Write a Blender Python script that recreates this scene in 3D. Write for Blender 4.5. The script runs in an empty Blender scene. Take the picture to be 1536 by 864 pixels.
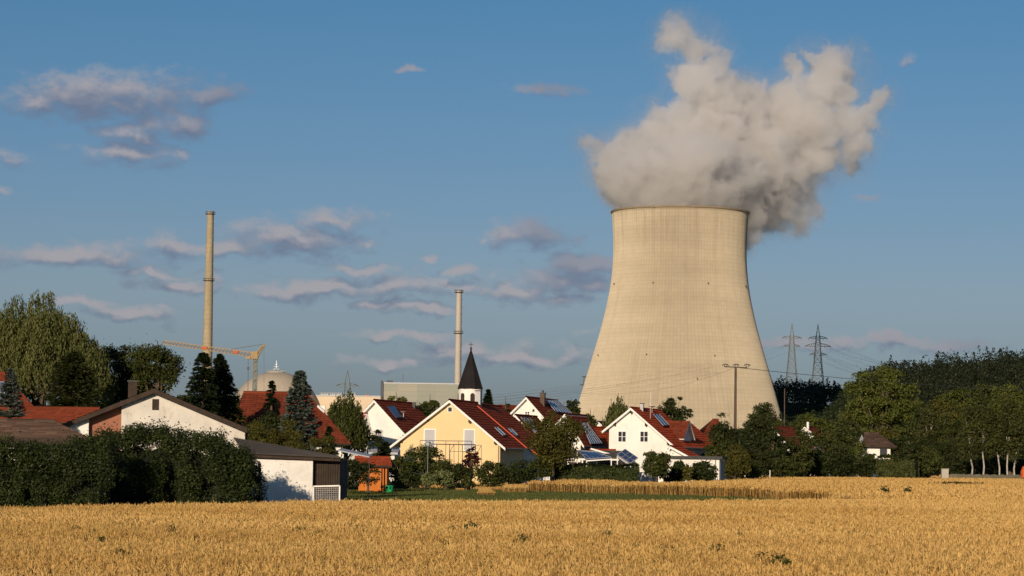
import bpy, math, random
import numpy as np
from mathutils import Vector, Matrix

SC = bpy.context.scene
COL = SC.collection
R = math.radians
# ------------------------------------------------------------------ camera
F = 3840.0                      # focal length in photograph pixels (1536 wide)
EYE = Vector((0, 0, 2.5))
PITCH = math.atan((688 - 432) / F)
ROLL = R(0.8)
cam_d = bpy.data.cameras.new('camera'); cam = bpy.data.objects.new('camera', cam_d); COL.objects.link(cam)
cam_d.sensor_width = 36; cam_d.lens = 36 * F / 1536; cam_d.clip_start = 0.5; cam_d.clip_end = 60000
CM = Matrix.Rotation(math.pi / 2 + PITCH, 3, 'X') @ Matrix.Rotation(ROLL, 3, 'Z')
cam.location = EYE; cam.rotation_euler = CM.to_euler(); SC.camera = cam
SUN_AZ, SUN_EL = R(15.5), R(14.5)        # azimuth left of "straight behind the camera"
SUNDIR = Vector((-math.sin(SUN_AZ) * math.cos(SUN_EL), -math.cos(SUN_AZ) * math.cos(SUN_EL), math.sin(SUN_EL)))

def ray(px, py):
    return (CM @ Vector(((px - 768) / F, (432 - py) / F, -1))).normalized()
def P(px, py, D):
    d = ray(px, py); return EYE + d * (D / d.y)
def G(px, py, z=0.0):
    d = ray(px, py); return EYE + d * ((z - EYE.z) / d.z)
def PL(px, py, pt, n):
    d = ray(px, py); return EYE + d * ((Vector(pt) - EYE).dot(n) / d.dot(n))
def S(D): return D / F

# ------------------------------------------------------------------ objects
def tag(o, label=None, cat=None, group=None, kind=None):
    if label: o['label'] = label
    if cat: o['category'] = cat
    if group: o['group'] = group
    if kind: o['kind'] = kind
    return o
def empty(name, loc, label=None, cat=None, group=None):
    o = bpy.data.objects.new(name, None); o.location = loc; o.empty_display_size = .5
    COL.objects.link(o); return tag(o, label, cat, group)
_inv = {}
def link(name, me, parent=None):
    o = bpy.data.objects.new(name, me); COL.objects.link(o)
    if parent is not None:
        o.parent = parent
        loc = Vector(parent.location); p = parent.parent
        while p is not None: loc += p.location; p = p.parent
        o.location = -loc          # meshes are written in world coordinates; parents are only moved, never turned
    return o

class MB:
    """collects polygons with optional uv and material index"""
    def __init__(s): s.v = []; s.f = []; s.uv = []; s.m = []
    def poly(s, pts, uv=None, m=0):
        b = len(s.v); s.v += [tuple(p) for p in pts]; s.f.append(tuple(range(b, b + len(pts))))
        s.uv += list(uv) if uv else [(0, 0)] * len(pts); s.m.append(m)
    def mesh8(s, c, m=0):
        """c: 8 corners, bottom 4 then top 4, counterclockwise"""
        for q in ((3, 2, 1, 0), (4, 5, 6, 7), (0, 1, 5, 4), (1, 2, 6, 5), (2, 3, 7, 6), (3, 0, 4, 7)):
            p = [Vector(c[i]) for i in q]; w = (p[1] - p[0]).length; h = (p[3] - p[0]).length
            s.poly(p, [(0, 0), (w, 0), (w, h), (0, h)], m)
    def box(s, c, sz, yaw=0, m=0):
        cx, cy, cz = c; x, y, z = (k / 2 for k in sz); ca, sa = math.cos(yaw), math.sin(yaw)
        pts = []
        for zz in (-z, z):
            for xx, yy in ((-x, -y), (x, -y), (x, y), (-x, y)):
                pts.append((cx + xx * ca + yy * sa, cy - xx * sa + yy * ca, cz + zz))
        s.mesh8(pts, m)
    def bar(s, a, b, w, h=None, m=0):
        a, b = Vector(a), Vector(b); d = (b - a).normalized(); h = h or w
        u = d.cross(Vector((0, 0, 1)))
        if u.length < .01: u = d.cross(Vector((0, 1, 0)))
        u.normalize(); v = u.cross(d).normalized(); u *= w / 2; v *= h / 2
        s.mesh8([a - u - v, a + u - v, a + u + v, a - u + v, b - u - v, b + u - v, b + u + v, b - u + v], m)
    def tube(s, pts, rad, n=8, m=0, cap=True):
        pts = [Vector(p) for p in pts]
        rad = rad if hasattr(rad, '__len__') else [rad] * len(pts)
        b = len(s.v)
        for i, p in enumerate(pts):
            d = (pts[min(i + 1, len(pts) - 1)] - pts[max(i - 1, 0)]).normalized()
            u = d.cross(Vector((0, 1, 0)))
            if u.length < .05: u = d.cross(Vector((1, 0, 0)))
            u.normalize(); v = d.cross(u)
            for k in range(n):
                a = 2 * math.pi * k / n; s.v.append(tuple(p + (u * math.cos(a) + v * math.sin(a)) * rad[i]))
        for i in range(len(pts) - 1):
            for k in range(n):
                k2 = (k + 1) % n
                s.f.append((b + i * n + k, b + i * n + k2, b + (i + 1) * n + k2, b + (i + 1) * n + k))
                s.uv += [(k / n, i), ((k + 1) / n, i), ((k + 1) / n, i + 1), (k / n, i + 1)]; s.m.append(m)
        if cap:
            s.f.append(tuple(b + (len(pts) - 1) * n + k for k in range(n))); s.uv += [(0, 0)] * n; s.m.append(m)
    def lathe(s, c, prof, n=24, m=0, vs=1.0):
        b = len(s.v)
        for (r, z) in prof:
            for k in range(n):
                a = 2 * math.pi * k / n; s.v.append((c[0] + r * math.cos(a), c[1] + r * math.sin(a), c[2] + z))
        for i in range(len(prof) - 1):
            for k in range(n):
                k2 = (k + 1) % n
                s.f.append((b + i * n + k, b + i * n + k2, b + (i + 1) * n + k2, b + (i + 1) * n + k))
                s.uv += [(k / n, prof[i][1]), ((k + 1) / n, prof[i][1]), ((k + 1) / n, prof[i + 1][1]), (k / n, prof[i + 1][1])]; s.m.append(m)
    def build(s, name, mats, parent=None, smooth=False):
        me = bpy.data.meshes.new(name); me.from_pydata(s.v, [], s.f)
        l = me.uv_layers.new(name='uv'); l.data.foreach_set('uv', np.array(s.uv, dtype=np.float32).ravel())
        mats = mats if isinstance(mats, (list, tuple)) else [mats]
        for mt in mats: me.materials.append(mt)
        if len(mats) > 1: me.polygons.foreach_set('material_index', s.m)
        if smooth: me.polygons.foreach_set('use_smooth', [True] * len(me.polygons))
        me.update()
        return link(name, me, parent)

# ------------------------------------------------------------------ materials
MT = {}
class NT:
    def __init__(s, tree): s.t = tree; s.n = tree.nodes; s.l = tree.links
    def add(s, typ, **kw):
        n = s.n.new(typ)
        for k, v in kw.items(): setattr(n, k, v)
        return n
    def put(s, sock, v):
        if isinstance(v, bpy.types.NodeSocket): s.l.new(v, sock)
        elif v is not None: sock.default_value = v
    def math(s, op, a, b=None, c=None, clamp=False):
        n = s.add('ShaderNodeMath', operation=op, use_clamp=clamp)
        for i, v in enumerate((a, b, c)):
            if v is not None: s.put(n.inputs[i], v)
        return n.outputs[0]
    def vmath(s, op, a, b=None, c=None, out=0):
        n = s.add('ShaderNodeVectorMath', operation=op)
        for i, v in enumerate((a, b, c)):
            if v is not None: s.put(n.inputs[i], v)
        return n.outputs[out]
    def noise(s, vec, scale, detail=3, rough=.55, dim='3D', out='Fac'):
        n = s.add('ShaderNodeTexNoise', noise_dimensions=dim)
        s.put(n.inputs['Vector'], vec); n.inputs['Scale'].default_value = scale
        n.inputs['Detail'].default_value = detail; n.inputs['Roughness'].default_value = rough
        return n.outputs[out]
    def mix(s, f, a, b, blend='MIX', clamp=False):
        n = s.add('ShaderNodeMix', data_type='RGBA', blend_type=blend); n.clamp_factor = True
        s.put(n.inputs[0], f); s.put(n.inputs[6], a); s.put(n.inputs[7], b); return n.outputs[2]
    def ramp(s, f, stops, interp='LINEAR'):
        n = s.add('ShaderNodeValToRGB'); n.color_ramp.interpolation = interp; el = n.color_ramp.elements
        while len(el) < len(stops): el.new(.5)
        for e, (p, c) in zip(el, stops): e.position = p; e.color = (*c, 1) if len(c) == 3 else c
        s.put(n.inputs[0], f); return n.outputs[0]
    def maprange(s, v, a, b, c=0., d=1., smooth=True):
        n = s.add('ShaderNodeMapRange', interpolation_type='SMOOTHSTEP' if smooth else 'LINEAR')
        for i, x in enumerate((v, a, b, c, d)): s.put(n.inputs[i], x)
        return n.outputs[0]
def C4(c): return (c[0], c[1], c[2], 1)
def newmat(name):
    m = bpy.data.materials.new(name); m.use_nodes = True; t = NT(m.node_tree); t.n.clear()
    out = t.add('ShaderNodeOutputMaterial'); b = t.add('ShaderNodeBsdfPrincipled'); t.l.new(b.outputs[0], out.inputs[0])
    return m, t, b, out
def mat(name, col, rough=.8, var=.15, scale=1.5, spec=.3, metal=0, bump=0, bscale=8, stain=None):
    if name in MT: return MT[name]
    m, t, b, out = newmat(name)
    co = t.add('ShaderNodeTexCoord').outputs['Object']
    n1 = t.noise(co, scale, 4); n2 = t.noise(co, scale * 9, 2)
    lo = tuple(c * (1 - var) for c in col); hi = tuple(min(1, c * (1 + var)) for c in col)
    c1 = t.ramp(n1, [(.3, lo), (.7, hi)])
    c1 = t.mix(t.math('MULTIPLY', n2, var), c1, C4(tuple(c * .6 for c in col)))
    if stain:
        st = t.maprange(t.noise(t.vmath('MULTIPLY', co, (1.2, 1.2, .5)), 1.1, 5, .65), .5, .68)
        c1 = t.mix(t.math('MULTIPLY', st, stain[1]), c1, C4(stain[0]))
    t.put(b.inputs['Base Color'], c1); b.inputs['Roughness'].default_value = rough
    b.inputs['Specular IOR Level'].default_value = spec; b.inputs['Metallic'].default_value = metal
    if bump:
        bn = t.add('ShaderNodeBump'); bn.inputs['Strength'].default_value = bump; bn.inputs['Distance'].default_value = .05
        t.put(bn.inputs['Height'], t.noise(co, bscale, 4)); t.l.new(bn.outputs[0], b.inputs['Normal'])
    MT[name] = m; return m

def tile_mat(name, col, pitch=.34, wpitch=.3, var=.3, rough=.75):
    """roof tiles: uv in metres (u along the course, v up the slope); each tile has its own tone"""
    m, t, b, out = newmat(name)
    uv = t.add('ShaderNodeUVMap'); uv.uv_map = 'uv'
    sx = t.add('ShaderNodeSeparateXYZ'); t.l.new(uv.outputs[0], sx.inputs[0])
    row = t.math('FLOOR', t.math('DIVIDE', sx.outputs[1], pitch)); cu = t.math('DIVIDE', sx.outputs[0], wpitch)
    cellx = t.math('FLOOR', cu)
    cb = t.add('ShaderNodeCombineXYZ'); t.put(cb.inputs[0], cellx); t.put(cb.inputs[1], row)
    wn = t.add('ShaderNodeTexWhiteNoise', noise_dimensions='2D'); t.l.new(cb.outputs[0], wn.inputs['Vector'])
    big = t.noise(uv.outputs[0], .35, 4)
    f = t.math('ADD', t.math('MULTIPLY', wn.outputs['Value'], .55), t.math('MULTIPLY', big, .7))
    c = t.ramp(f, [(.25, tuple(x * (1 - var) for x in col)), (.95, tuple(x * (1 + var) for x in col))])
    moss = t.maprange(t.noise(uv.outputs[0], 1.1, 5, .7), .58, .75)
    c = t.mix(t.math('MULTIPLY', moss, .35), c, C4((.05, .045, .03)))
    t.put(b.inputs['Base Color'], c); b.inputs['Roughness'].default_value = .9; b.inputs['Specular IOR Level'].default_value = .08
    bn = t.add('ShaderNodeBump'); bn.inputs['Strength'].default_value = .6; bn.inputs['Distance'].default_value = .03
    t.put(bn.inputs['Height'], t.math('ABSOLUTE', t.math('SINE', t.math('MULTIPLY', cu, math.pi)))); t.l.new(bn.outputs[0], b.inputs['Normal'])
    MT[name] = m; return m

def leaf_mat(name, dark, light, trans=.25, rough=.55):
    m, t, b, out = newmat(name)
    at = t.add('ShaderNodeAttribute'); at.attribute_name = 'tint'
    oi = t.add('ShaderNodeObjectInfo')
    f = t.math('ADD', t.math('MULTIPLY', at.outputs['Fac'], .8), t.math('MULTIPLY', oi.outputs['Random'], .2))
    c = t.ramp(f, [(.0, dark), (1., light)])
    t.put(b.inputs['Base Color'], c); b.inputs['Roughness'].default_value = rough; b.inputs['Specular IOR Level'].default_value = .2
    tr = t.add('ShaderNodeBsdfTranslucent'); t.put(tr.inputs[0], t.mix(1., c, C4((1.2, 1.25, .6)), 'MULTIPLY'))
    mx = t.add('ShaderNodeMixShader'); mx.inputs[0].default_value = trans
    t.l.new(b.outputs[0], mx.inputs[1]); t.l.new(tr.outputs[0], mx.inputs[2]); t.l.new(mx.outputs[0], out.inputs[0])
    MT[name] = m; return m

leaf_mat('leaf_mid', (.022, .032, .008), (.090, .100, .022))
leaf_mat('leaf_dark', (.012, .019, .006), (.054, .065, .016))
leaf_mat('leaf_hedge', (.010, .017, .005), (.056, .074, .016), .2)
leaf_mat('leaf_bright', (.04, .06, .010), (.14, .17, .03))
leaf_mat('leaf_willow', (.055, .065, .018), (.15, .16, .05), .3)
leaf_mat('leaf_oak', (.045, .062, .012), (.125, .14, .028))
leaf_mat('leaf_olive', (.045, .045, .010), (.14, .13, .026), .3)
leaf_mat('leaf_red', (.03, .008, .01), (.09, .02, .02))
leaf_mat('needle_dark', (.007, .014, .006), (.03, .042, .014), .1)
leaf_mat('needle_blue', (.04, .06, .05), (.12, .15, .125), .1)
leaf_mat('needle_hill', (.009, .015, .006), (.030, .036, .013), .1)
leaf_mat('leaf_birch', (.03, .038, .010), (.09, .095, .025), .3)
leaf_mat('leaf_hill', (.022, .03, .008), (.075, .078, .018), .15)
leaf_mat('leaf_pale', (.07, .09, .03), (.22, .25, .10), .25)
mat('bark', (.12, .085, .055), .9, .3, 3); mat('bark_birch', (.40, .37, .32), .8, .35, 4, stain=((.05, .045, .04), .6))
mat('white_wall', (.76, .74, .70), .9, .06, .6, stain=((.45, .42, .38), .22))
mat('old_white_wall', (.62, .59, .54), .9, .12, .8, bump=.3, bscale=3, stain=((.36, .30, .25), .55))
mat('yellow_wall', (.74, .56, .31), .9, .05, .6)
mat('brick_wall', (.30, .13, .085), .9, .2, 2, bump=.3, bscale=9)
mat('white_paint', (.78, .77, .74), .6, .05); mat('grey_paint', (.42, .43, .45), .6, .08); mat('shutter', (.42, .42, .44), .6, .05)
mat('dark_wood', (.045, .030, .022), .85, .3, 3); mat('dark_metal', (.05, .05, .055), .5, .15); mat('steel', (.35, .36, .37), .4, .1, metal=.6)
mat('glass', (.03, .035, .045), .08, .1, spec=.6); mat('gutter', (.25, .22, .2), .5, .1)
mat('solar', (.035, .055, .13), .25, .25, 1.2, spec=.5); mat('orange_wall', (.5, .15, .025), .8, .12, 2); mat('orange_trim', (.5, .1, .035), .7, .1)
mat('crane_yellow', (.31, .21, .10), .6, .15); mat('concrete', (.40, .37, .32), .9, .1); mat('beige_wall', (.62, .50, .36), .9, .06, .05)
mat('slate', (.020, .018, .020), .9, .25, .5, spec=.08); mat('galvanised', (.15, .165, .155), .6, .1); mat('lamp_brown', (.085, .058, .042), .7, .15)
mat('green_plastic', (.02, .35, .12), .4, .05); mat('flat_roof', (.06, .06, .062), .8, .2, 2); mat('fibre_cement', (.105, .09, .08), .9, .25, 1.2)
mat('wire', (.10, .10, .10), .6, .05)
tile_mat('tile_brown', (.27, .054, .023)); tile_mat('tile_red', (.50, .085, .026)); tile_mat('tile_rust', (.17, .040, .020)); tile_mat('tile_old', (.085, .056, .044), .36, .5, .45); tile_mat('tile_russet', (.25, .050, .022))
SKY_AIR, SKY_DUST, SKY_OZ, SKY_STR = 1.0, 1.0, 2.0, .09
SKY_LOW, SKY_MID, SKY_HIGH = (.42, .50, .77), (.51, .555, .75), (.32, .54, .72)
CLOUD_OP = .85
CLOUD_DK, CLOUD_LT = (1.6, 1.95, 2.9), (4.2, 3.95, 4.2)
SUN_STR, SUN_COL = 4.6, (1.0, .80, .58)
EXPOSURE = 0.0
PL_AMP, PL_EDGE, PL_DENS = 56., 7., .15
# ------------------------------------------------------------------ world, sun
W = bpy.data.worlds.new('World'); SC.world = W; W.use_nodes = True
t = NT(W.node_tree); t.n.clear()
wo = t.add('ShaderNodeOutputWorld'); bg = t.add('ShaderNodeBackground'); t.l.new(bg.outputs[0], wo.inputs[0])
sky = t.add('ShaderNodeTexSky', sky_type='NISHITA'); sky.sun_disc = False; sky.sun_elevation = SUN_EL
sky.sun_rotation = math.atan2(SUNDIR.x, SUNDIR.y); sky.altitude = 300; sky.air_density = SKY_AIR; sky.dust_density = SKY_DUST; sky.ozone_density = SKY_OZ
bg.inputs['Strength'].default_value = SKY_STR
gsp = t.add('ShaderNodeSeparateXYZ'); t.l.new(t.add('ShaderNodeTexCoord').outputs['Generated'], gsp.inputs[0])
skycol = t.mix(1., sky.outputs[0], t.ramp(t.math('DIVIDE', gsp.outputs[2], .2), [(.15, SKY_LOW), (.32, SKY_MID), (.9, SKY_HIGH)]), 'MULTIPLY')
# fair-weather clouds as patches of direction (x/y, z/y), evaluated twice so that the side towards the sun is lighter
CL = [(60,152,62,16),(150,150,80,26),(205,148,55,22),(310,138,38,18),(262,184,52,22),(200,198,45,13),(195,230,60,14),(278,236,22,12),(10,235,22,15),(6,288,20,10),
 (95,386,105,17),(170,384,40,14),(290,368,80,10),(430,362,88,20),(505,328,48,13),(548,361,20,10),(455,434,90,13),(600,430,50,14),(565,455,40,7),(606,104,22,5),(818,131,36,8),
 (800,353,48,17),(735,356,22,8),(868,402,52,17),(885,425,45,12),(778,432,34,12),(700,437,42,10),(830,448,40,8),(630,466,42,6),(700,524,62,12),(775,537,95,9),(856,530,42,11),
 (585,545,48,9),(1300,305,22,7),(1330,513,140,8),(240,410,42,7),(190,467,50,9),(245,479,24,8),(120,456,60,5),(270,428,40,9),(640,385,24,8),(705,410,28,7),(872,498,20,6),
 (610,504,60,6),(1345,92,13,12),(540,405,60,6),(150,140,120,24),(90,388,90,14),(455,352,60,14),(330,372,70,12),(840,420,60,16),(1180,512,60,7)]
grp = bpy.data.node_groups.new('cloud_field', 'ShaderNodeTree')
grp.interface.new_socket('uv', in_out='INPUT', socket_type='NodeSocketVector'); grp.interface.new_socket('d', in_out='OUTPUT', socket_type='NodeSocketFloat')
g = NT(grp); gi = g.add('NodeGroupInput'); go = g.add('NodeGroupOutput'); grp.interface.new_socket('b', in_out='OUTPUT', socket_type='NodeSocketFloat'); uvs = gi.outputs[0]
wn = g.noise(uvs, 48, 4, .55, '2D', 'Color'); wv = g.vmath('MULTIPLY', g.vmath('SUBTRACT', wn, (.5, .5, .5)), (.030, .012, 0)); uvw = g.vmath('ADD', uvs, wv)
cur = None
for (cx, cy, hw, hh) in CL:
    d = ray(cx, cy); u, v = d.x / d.y, d.z / d.y; sx, sy = F / (hw * 1.55), F / (hh * 1.6)
    q = g.vmath('LENGTH', g.vmath('MULTIPLY_ADD', uvw, (sx, sy, 0), (-u * sx, -v * sy, 0)), out='Value')
    if hw < 26: q = g.math('ADD', q, .38)
    cur = q if cur is None else g.math('SMOOTH_MIN', cur, q, .3)
nz = g.noise(g.vmath('MULTIPLY', uvs, (1, 1.9, 1)), 85, 6, .56, '2D')
g.put(go.inputs[0], g.math('ADD', g.math('SUBTRACT', 1., cur), g.math('MULTIPLY', g.math('SUBTRACT', nz, .5), 1.6))); g.put(go.inputs[1], g.math('SUBTRACT', 1., cur))
geo = t.add('ShaderNodeTexCoord').outputs['Generated']; sp = t.add('ShaderNodeSeparateXYZ'); t.l.new(geo, sp.inputs[0])
yy = t.math('MAXIMUM', sp.outputs[1], .05); cb = t.add('ShaderNodeCombineXYZ')
t.put(cb.inputs[0], t.math('DIVIDE', sp.outputs[0], yy)); t.put(cb.inputs[1], t.math('DIVIDE', sp.outputs[2], yy))
def fld(vec):
    n = t.add('ShaderNodeGroup'); n.node_tree = grp; t.put(n.inputs[0], vec); return n.outputs[0], n.outputs[1]
(d0, b0) = fld(cb.outputs[0]); (d1, b1) = fld(t.vmath('ADD', cb.outputs[0], (-.0012, .0046, 0)))
mask = t.math('MULTIPLY', t.math('MULTIPLY', t.maprange(d0, -.2, .95), t.maprange(sp.outputs[1], .3, .6)), CLOUD_OP)
lit = t.maprange(t.math('ADD', t.math('MULTIPLY', t.math('SUBTRACT', d0, d1), .6), t.math('MULTIPLY', t.math('SUBTRACT', b0, b1), .75)), -.45, 1.05)
lit = t.math('MULTIPLY', lit, t.maprange(t.noise(cb.outputs[0], 9., 2, .5, '2D'), .35, .6, .45, 1.1), clamp=True)
ccol = t.mix(lit, C4(CLOUD_DK), C4(CLOUD_LT))
final = t.mix(mask, skycol, ccol)
t.put(bg.inputs['Color'], final)
W.cycles.sampling_method = 'MANUAL'; W.cycles.sample_map_resolution = 256

sun_d = bpy.data.lights.new('sun', 'SUN'); sun_d.energy = SUN_STR; sun_d.angle = R(.6); sun_d.color = SUN_COL
sun = bpy.data.objects.new('sun', sun_d); COL.objects.link(sun); sun.location = (0, 0, 300)
sun.rotation_euler = SUNDIR.to_track_quat('Z', 'Y').to_euler()
SC.view_settings.view_transform = 'Standard'; SC.view_settings.look = 'None'; SC.view_settings.exposure = EXPOSURE; SC.view_settings.gamma = 1
SC.view_settings.use_curve_mapping = False
SC.cycles.max_bounces = 8; SC.cycles.diffuse_bounces = 2; SC.cycles.transmission_bounces = 2; SC.cycles.transparent_max_bounces = 6
SC.cycles.volume_bounces = 5; SC.cycles.volume_max_steps = 96; SC.cycles.volume_step_rate = 1.0
SC.cycles.use_adaptive_sampling = True; SC.cycles.adaptive_threshold = .02
SC.cycles.use_denoising = True

# ------------------------------------------------------------------ terrain
def sstep(a, b, x):
    x = min(1, max(0, (x - a) / (b - a))); return x * x * (3 - 2 * x)
def hill_z(x, y):
    """ground height: flat near, wooded hills to the right beyond 700 m"""
    k = x / max(y, 1)                                   # bearing
    up = 58 * sstep(.05, .09, k) * sstep(1850, 2250, y) + (34 * sstep(.112, .15, k) + 9 * sstep(.15, .2, k)) * sstep(900, 1300, y) * (1 - sstep(1600, 1900, y))
    up += 12 * sstep(3000, 6000, y)
    up *= 1 + .13 * math.sin(x * .011 + 1) * math.sin(y * .006) 
    return up - .0
ys = np.concatenate([np.linspace(-60, 600, 45), np.linspace(640, 2600, 70), np.geomspace(2700, 26000, 16)])
ks = np.linspace(-1, 1, 161)
V = []; Fc = []
for y in ys:
    wd = 120 + max(0, y) * .9
    for k in ks: V.append((k * wd, y, hill_z(k * wd, y)))
n = len(ks)
for i in range(len(ys) - 1):
    for j in range(n - 1): Fc.append((i * n + j, i * n + j + 1, (i + 1) * n + j + 1, (i + 1) * n + j))
mb = MB(); mb.v = V; mb.f = Fc; mb.uv = [(0, 0)] * (4 * len(Fc)); mb.m = [0] * len(Fc)
gm, t, b, out = newmat('ground_mat'); co = t.add('ShaderNodeNewGeometry').outputs['Position']
nn = t.noise(co, .12, 5); n2 = t.noise(co, 2.5, 4)
c = t.mix(nn, C4((.035, .050, .016)), C4((.075, .080, .030))); c = t.mix(t.math('MULTIPLY', n2, .5), c, C4((.05, .05, .02)))
t.put(b.inputs['Base Color'], c); b.inputs['Roughness'].default_value = .95; b.inputs['Specular IOR Level'].default_value = .1
tag(mb.build('ground', gm, smooth=True), 'flat green ground with low wooded hills rising in the far right', kind='structure')

def sheet(name, poly, z, m, label, kind='structure'):
    mb = MB(); mb.poly([(p[0], p[1], z) for p in poly]); o = mb.build(name, m); return tag(o, label, kind=kind)
WZ = .8
def tri_in(poly, pts):
    x, y = pts[:, 0], pts[:, 1]; ins = np.zeros(len(pts), bool); j = len(poly) - 1
    for i in range(len(poly)):
        xi, yi = poly[i][0], poly[i][1]; xj, yj = poly[j][0], poly[j][1]
        ins ^= ((yi > y) != (yj > y)) & (x < (xj - xi) * (y - yi) / (yj - yi + 1e-12) + xi); j = i
    return ins
# far edge of the near field, read off the photograph at the height of the ears
near_far = [G(x, y, WZ) for x, y in ((-60, 765), (0, 763), (200, 758), (430, 754), (520, 753), (700, 752.5), (900, 752), (1100, 751.5), (1250, 750.5), (1335, 750))]
lane_far = [G(x, y, 0) for x, y in ((690, 735.5), (740, 737), (800, 740), (900, 742.5), (1000, 745), (1100, 748), (1180, 752), (1250, 760), (1335, 776))]
far_back = [G(x, y, WZ) for x, y in ((1600, 717), (1536, 715.5), (1470, 713.5), (1418, 713), (1400, 717.5), (1300, 717), (1240, 715.5), (1150, 714.5), (1110, 718), (1085, 722), (1000, 725), (965, 725), (880, 721), (820, 722), (760, 726), (695, 728))]
near_poly = [(-14, 22)] + [(p.x, p.y) for p in near_far] + [(60, near_far[-1].y + 2), (14, 22)]
near_poly = [(-10, 24)] + [(p.x, p.y) for p in near_far] + [(26, near_far[-1].y), (28, 100), (10, 24)]
dry_poly = [(G(x, y, 0).x, G(x, y, 0).y) for x, y in ((560, 733.5), (690, 735.5), (800, 740), (800, 733), (690, 731), (560, 729))]
far_poly = [(p.x, p.y) for p in lane_far] + [(near_far[-1].x, near_far[-1].y), (28, near_far[-1].y), (60, near_far[-1].y), ] + [(p.x, p.y) for p in far_back]
def soil(name):
    m, t, b, out = newmat(name); co = t.add('ShaderNodeNewGeometry').outputs['Position']
    c = t.mix(t.noise(co, 3., 4), C4((.05, .030, .012)), C4((.12, .07, .025))); t.put(b.inputs['Base Color'], c); b.inputs['Roughness'].default_value = 1; return m
sm = soil('straw_soil')
sheet('field_soil', near_poly, .012, sm, 'straw covered soil under the near wheat field')
sheet('field_soil', far_poly, .016, sm, 'straw covered soil under the far wheat strip')
gm2, t, b, out = newmat('meadow_mat'); co = t.add('ShaderNodeNewGeometry').outputs['Position']
nn = t.noise(t.vmath('MULTIPLY', co, (.25, 1, 1)), .18, 5, .6); c = t.ramp(nn, [(.3, (.030, .048, .012)), (.55, (.058, .078, .018)), (.75, (.12, .105, .035))])
c = t.mix(t.math('MULTIPLY', t.noise(co, 5, 3), .5), c, C4((.03, .045, .01))); t.put(b.inputs['Base Color'], c); b.inputs['Roughness'].default_value = 1; b.inputs['Specular IOR Level'].default_value = .05
lane = [(near_far[i].x, near_far[i].y) for i in range(2, 10)] + [(p.x, p.y) for p in reversed(lane_far)] + [(G(560, 733, 0).x, G(560, 733, 0).y), (G(500, 725, 0).x, G(500, 725, 0).y), (-18, 150)]
sheet('meadow', lane, .008, gm2, 'mown green meadow strip between the two wheat fields')

# ------------------------------------------------------------------ instanced stuff
def quick_mesh(name, verts, faces, mats, tint=None, face_n=4):
    me = bpy.data.meshes.new(name); nv = len(verts); nf = len(faces)
    me.vertices.add(nv); me.vertices.foreach_set('co', np.asarray(verts, np.float32).ravel())
    me.loops.add(nf * face_n); me.loops.foreach_set('vertex_index', np.asarray(faces, np.int32).ravel())
    me.polygons.add(nf); me.polygons.foreach_set('loop_start', np.arange(0, nf * face_n, face_n, dtype=np.int32))
    for m in mats: me.materials.append(m)
    if tint is not None:
        a = me.attributes.new('tint', 'FLOAT', 'FACE'); a.data.foreach_set('value', np.asarray(tint, np.float32))
    me.update(calc_edges=True); return me
def scatter(name, verts, faces, m, tint, pts, rots, scl, label):
    """one object: its mesh is the tuft plus loose points, geometry nodes put the tuft on the points"""
    nv = len(verts); allv = np.vstack([verts, pts]); me = quick_mesh(name, allv, faces, [m], tint)
    a = me.attributes.new('is_point', 'BOOLEAN', 'POINT'); v = np.zeros(len(allv), bool); v[nv:] = True; a.data.foreach_set('value', v)
    for nm, arr in (('rot', rots), ('scl', scl)):
        a = me.attributes.new(nm, 'FLOAT', 'POINT'); v = np.zeros(len(allv), np.float32); v[nv:] = arr; a.data.foreach_set('value', v)
    o = link(name, me); tag(o, label, kind='stuff')
    ng = bpy.data.node_groups.new(name, 'GeometryNodeTree'); ng.interface.new_socket('Geometry', in_out='INPUT', socket_type='NodeSocketGeometry'); ng.interface.new_socket('Geometry', in_out='OUTPUT', socket_type='NodeSocketGeometry')
    g = NT(ng); gi = g.add('NodeGroupInput'); go = g.add('NodeGroupOutput')
    def na(nm, dt):
        n = g.add('GeometryNodeInputNamedAttribute', data_type=dt); n.inputs[0].default_value = nm; return n.outputs[0]
    sep = g.add('GeometryNodeSeparateGeometry', domain='POINT'); g.l.new(gi.outputs[0], sep.inputs[0]); g.l.new(na('is_point', 'BOOLEAN'), sep.inputs[1])
    mp = g.add('GeometryNodeMeshToPoints'); g.l.new(sep.outputs[0], mp.inputs[0])
    ip = g.add('GeometryNodeInstanceOnPoints'); g.l.new(mp.outputs[0], ip.inputs['Points']); g.l.new(sep.outputs[1], ip.inputs['Instance'])
    cx = g.add('ShaderNodeCombineXYZ'); g.l.new(na('rot', 'FLOAT'), cx.inputs[2]); g.l.new(cx.outputs[0], ip.inputs['Rotation'])
    g.l.new(na('scl', 'FLOAT'), ip.inputs['Scale']); g.l.new(ip.outputs[0], go.inputs[0])
    md = o.modifiers.new('scatter', 'NODES'); md.node_group = ng
    return o
rng = np.random.default_rng(7)
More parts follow.
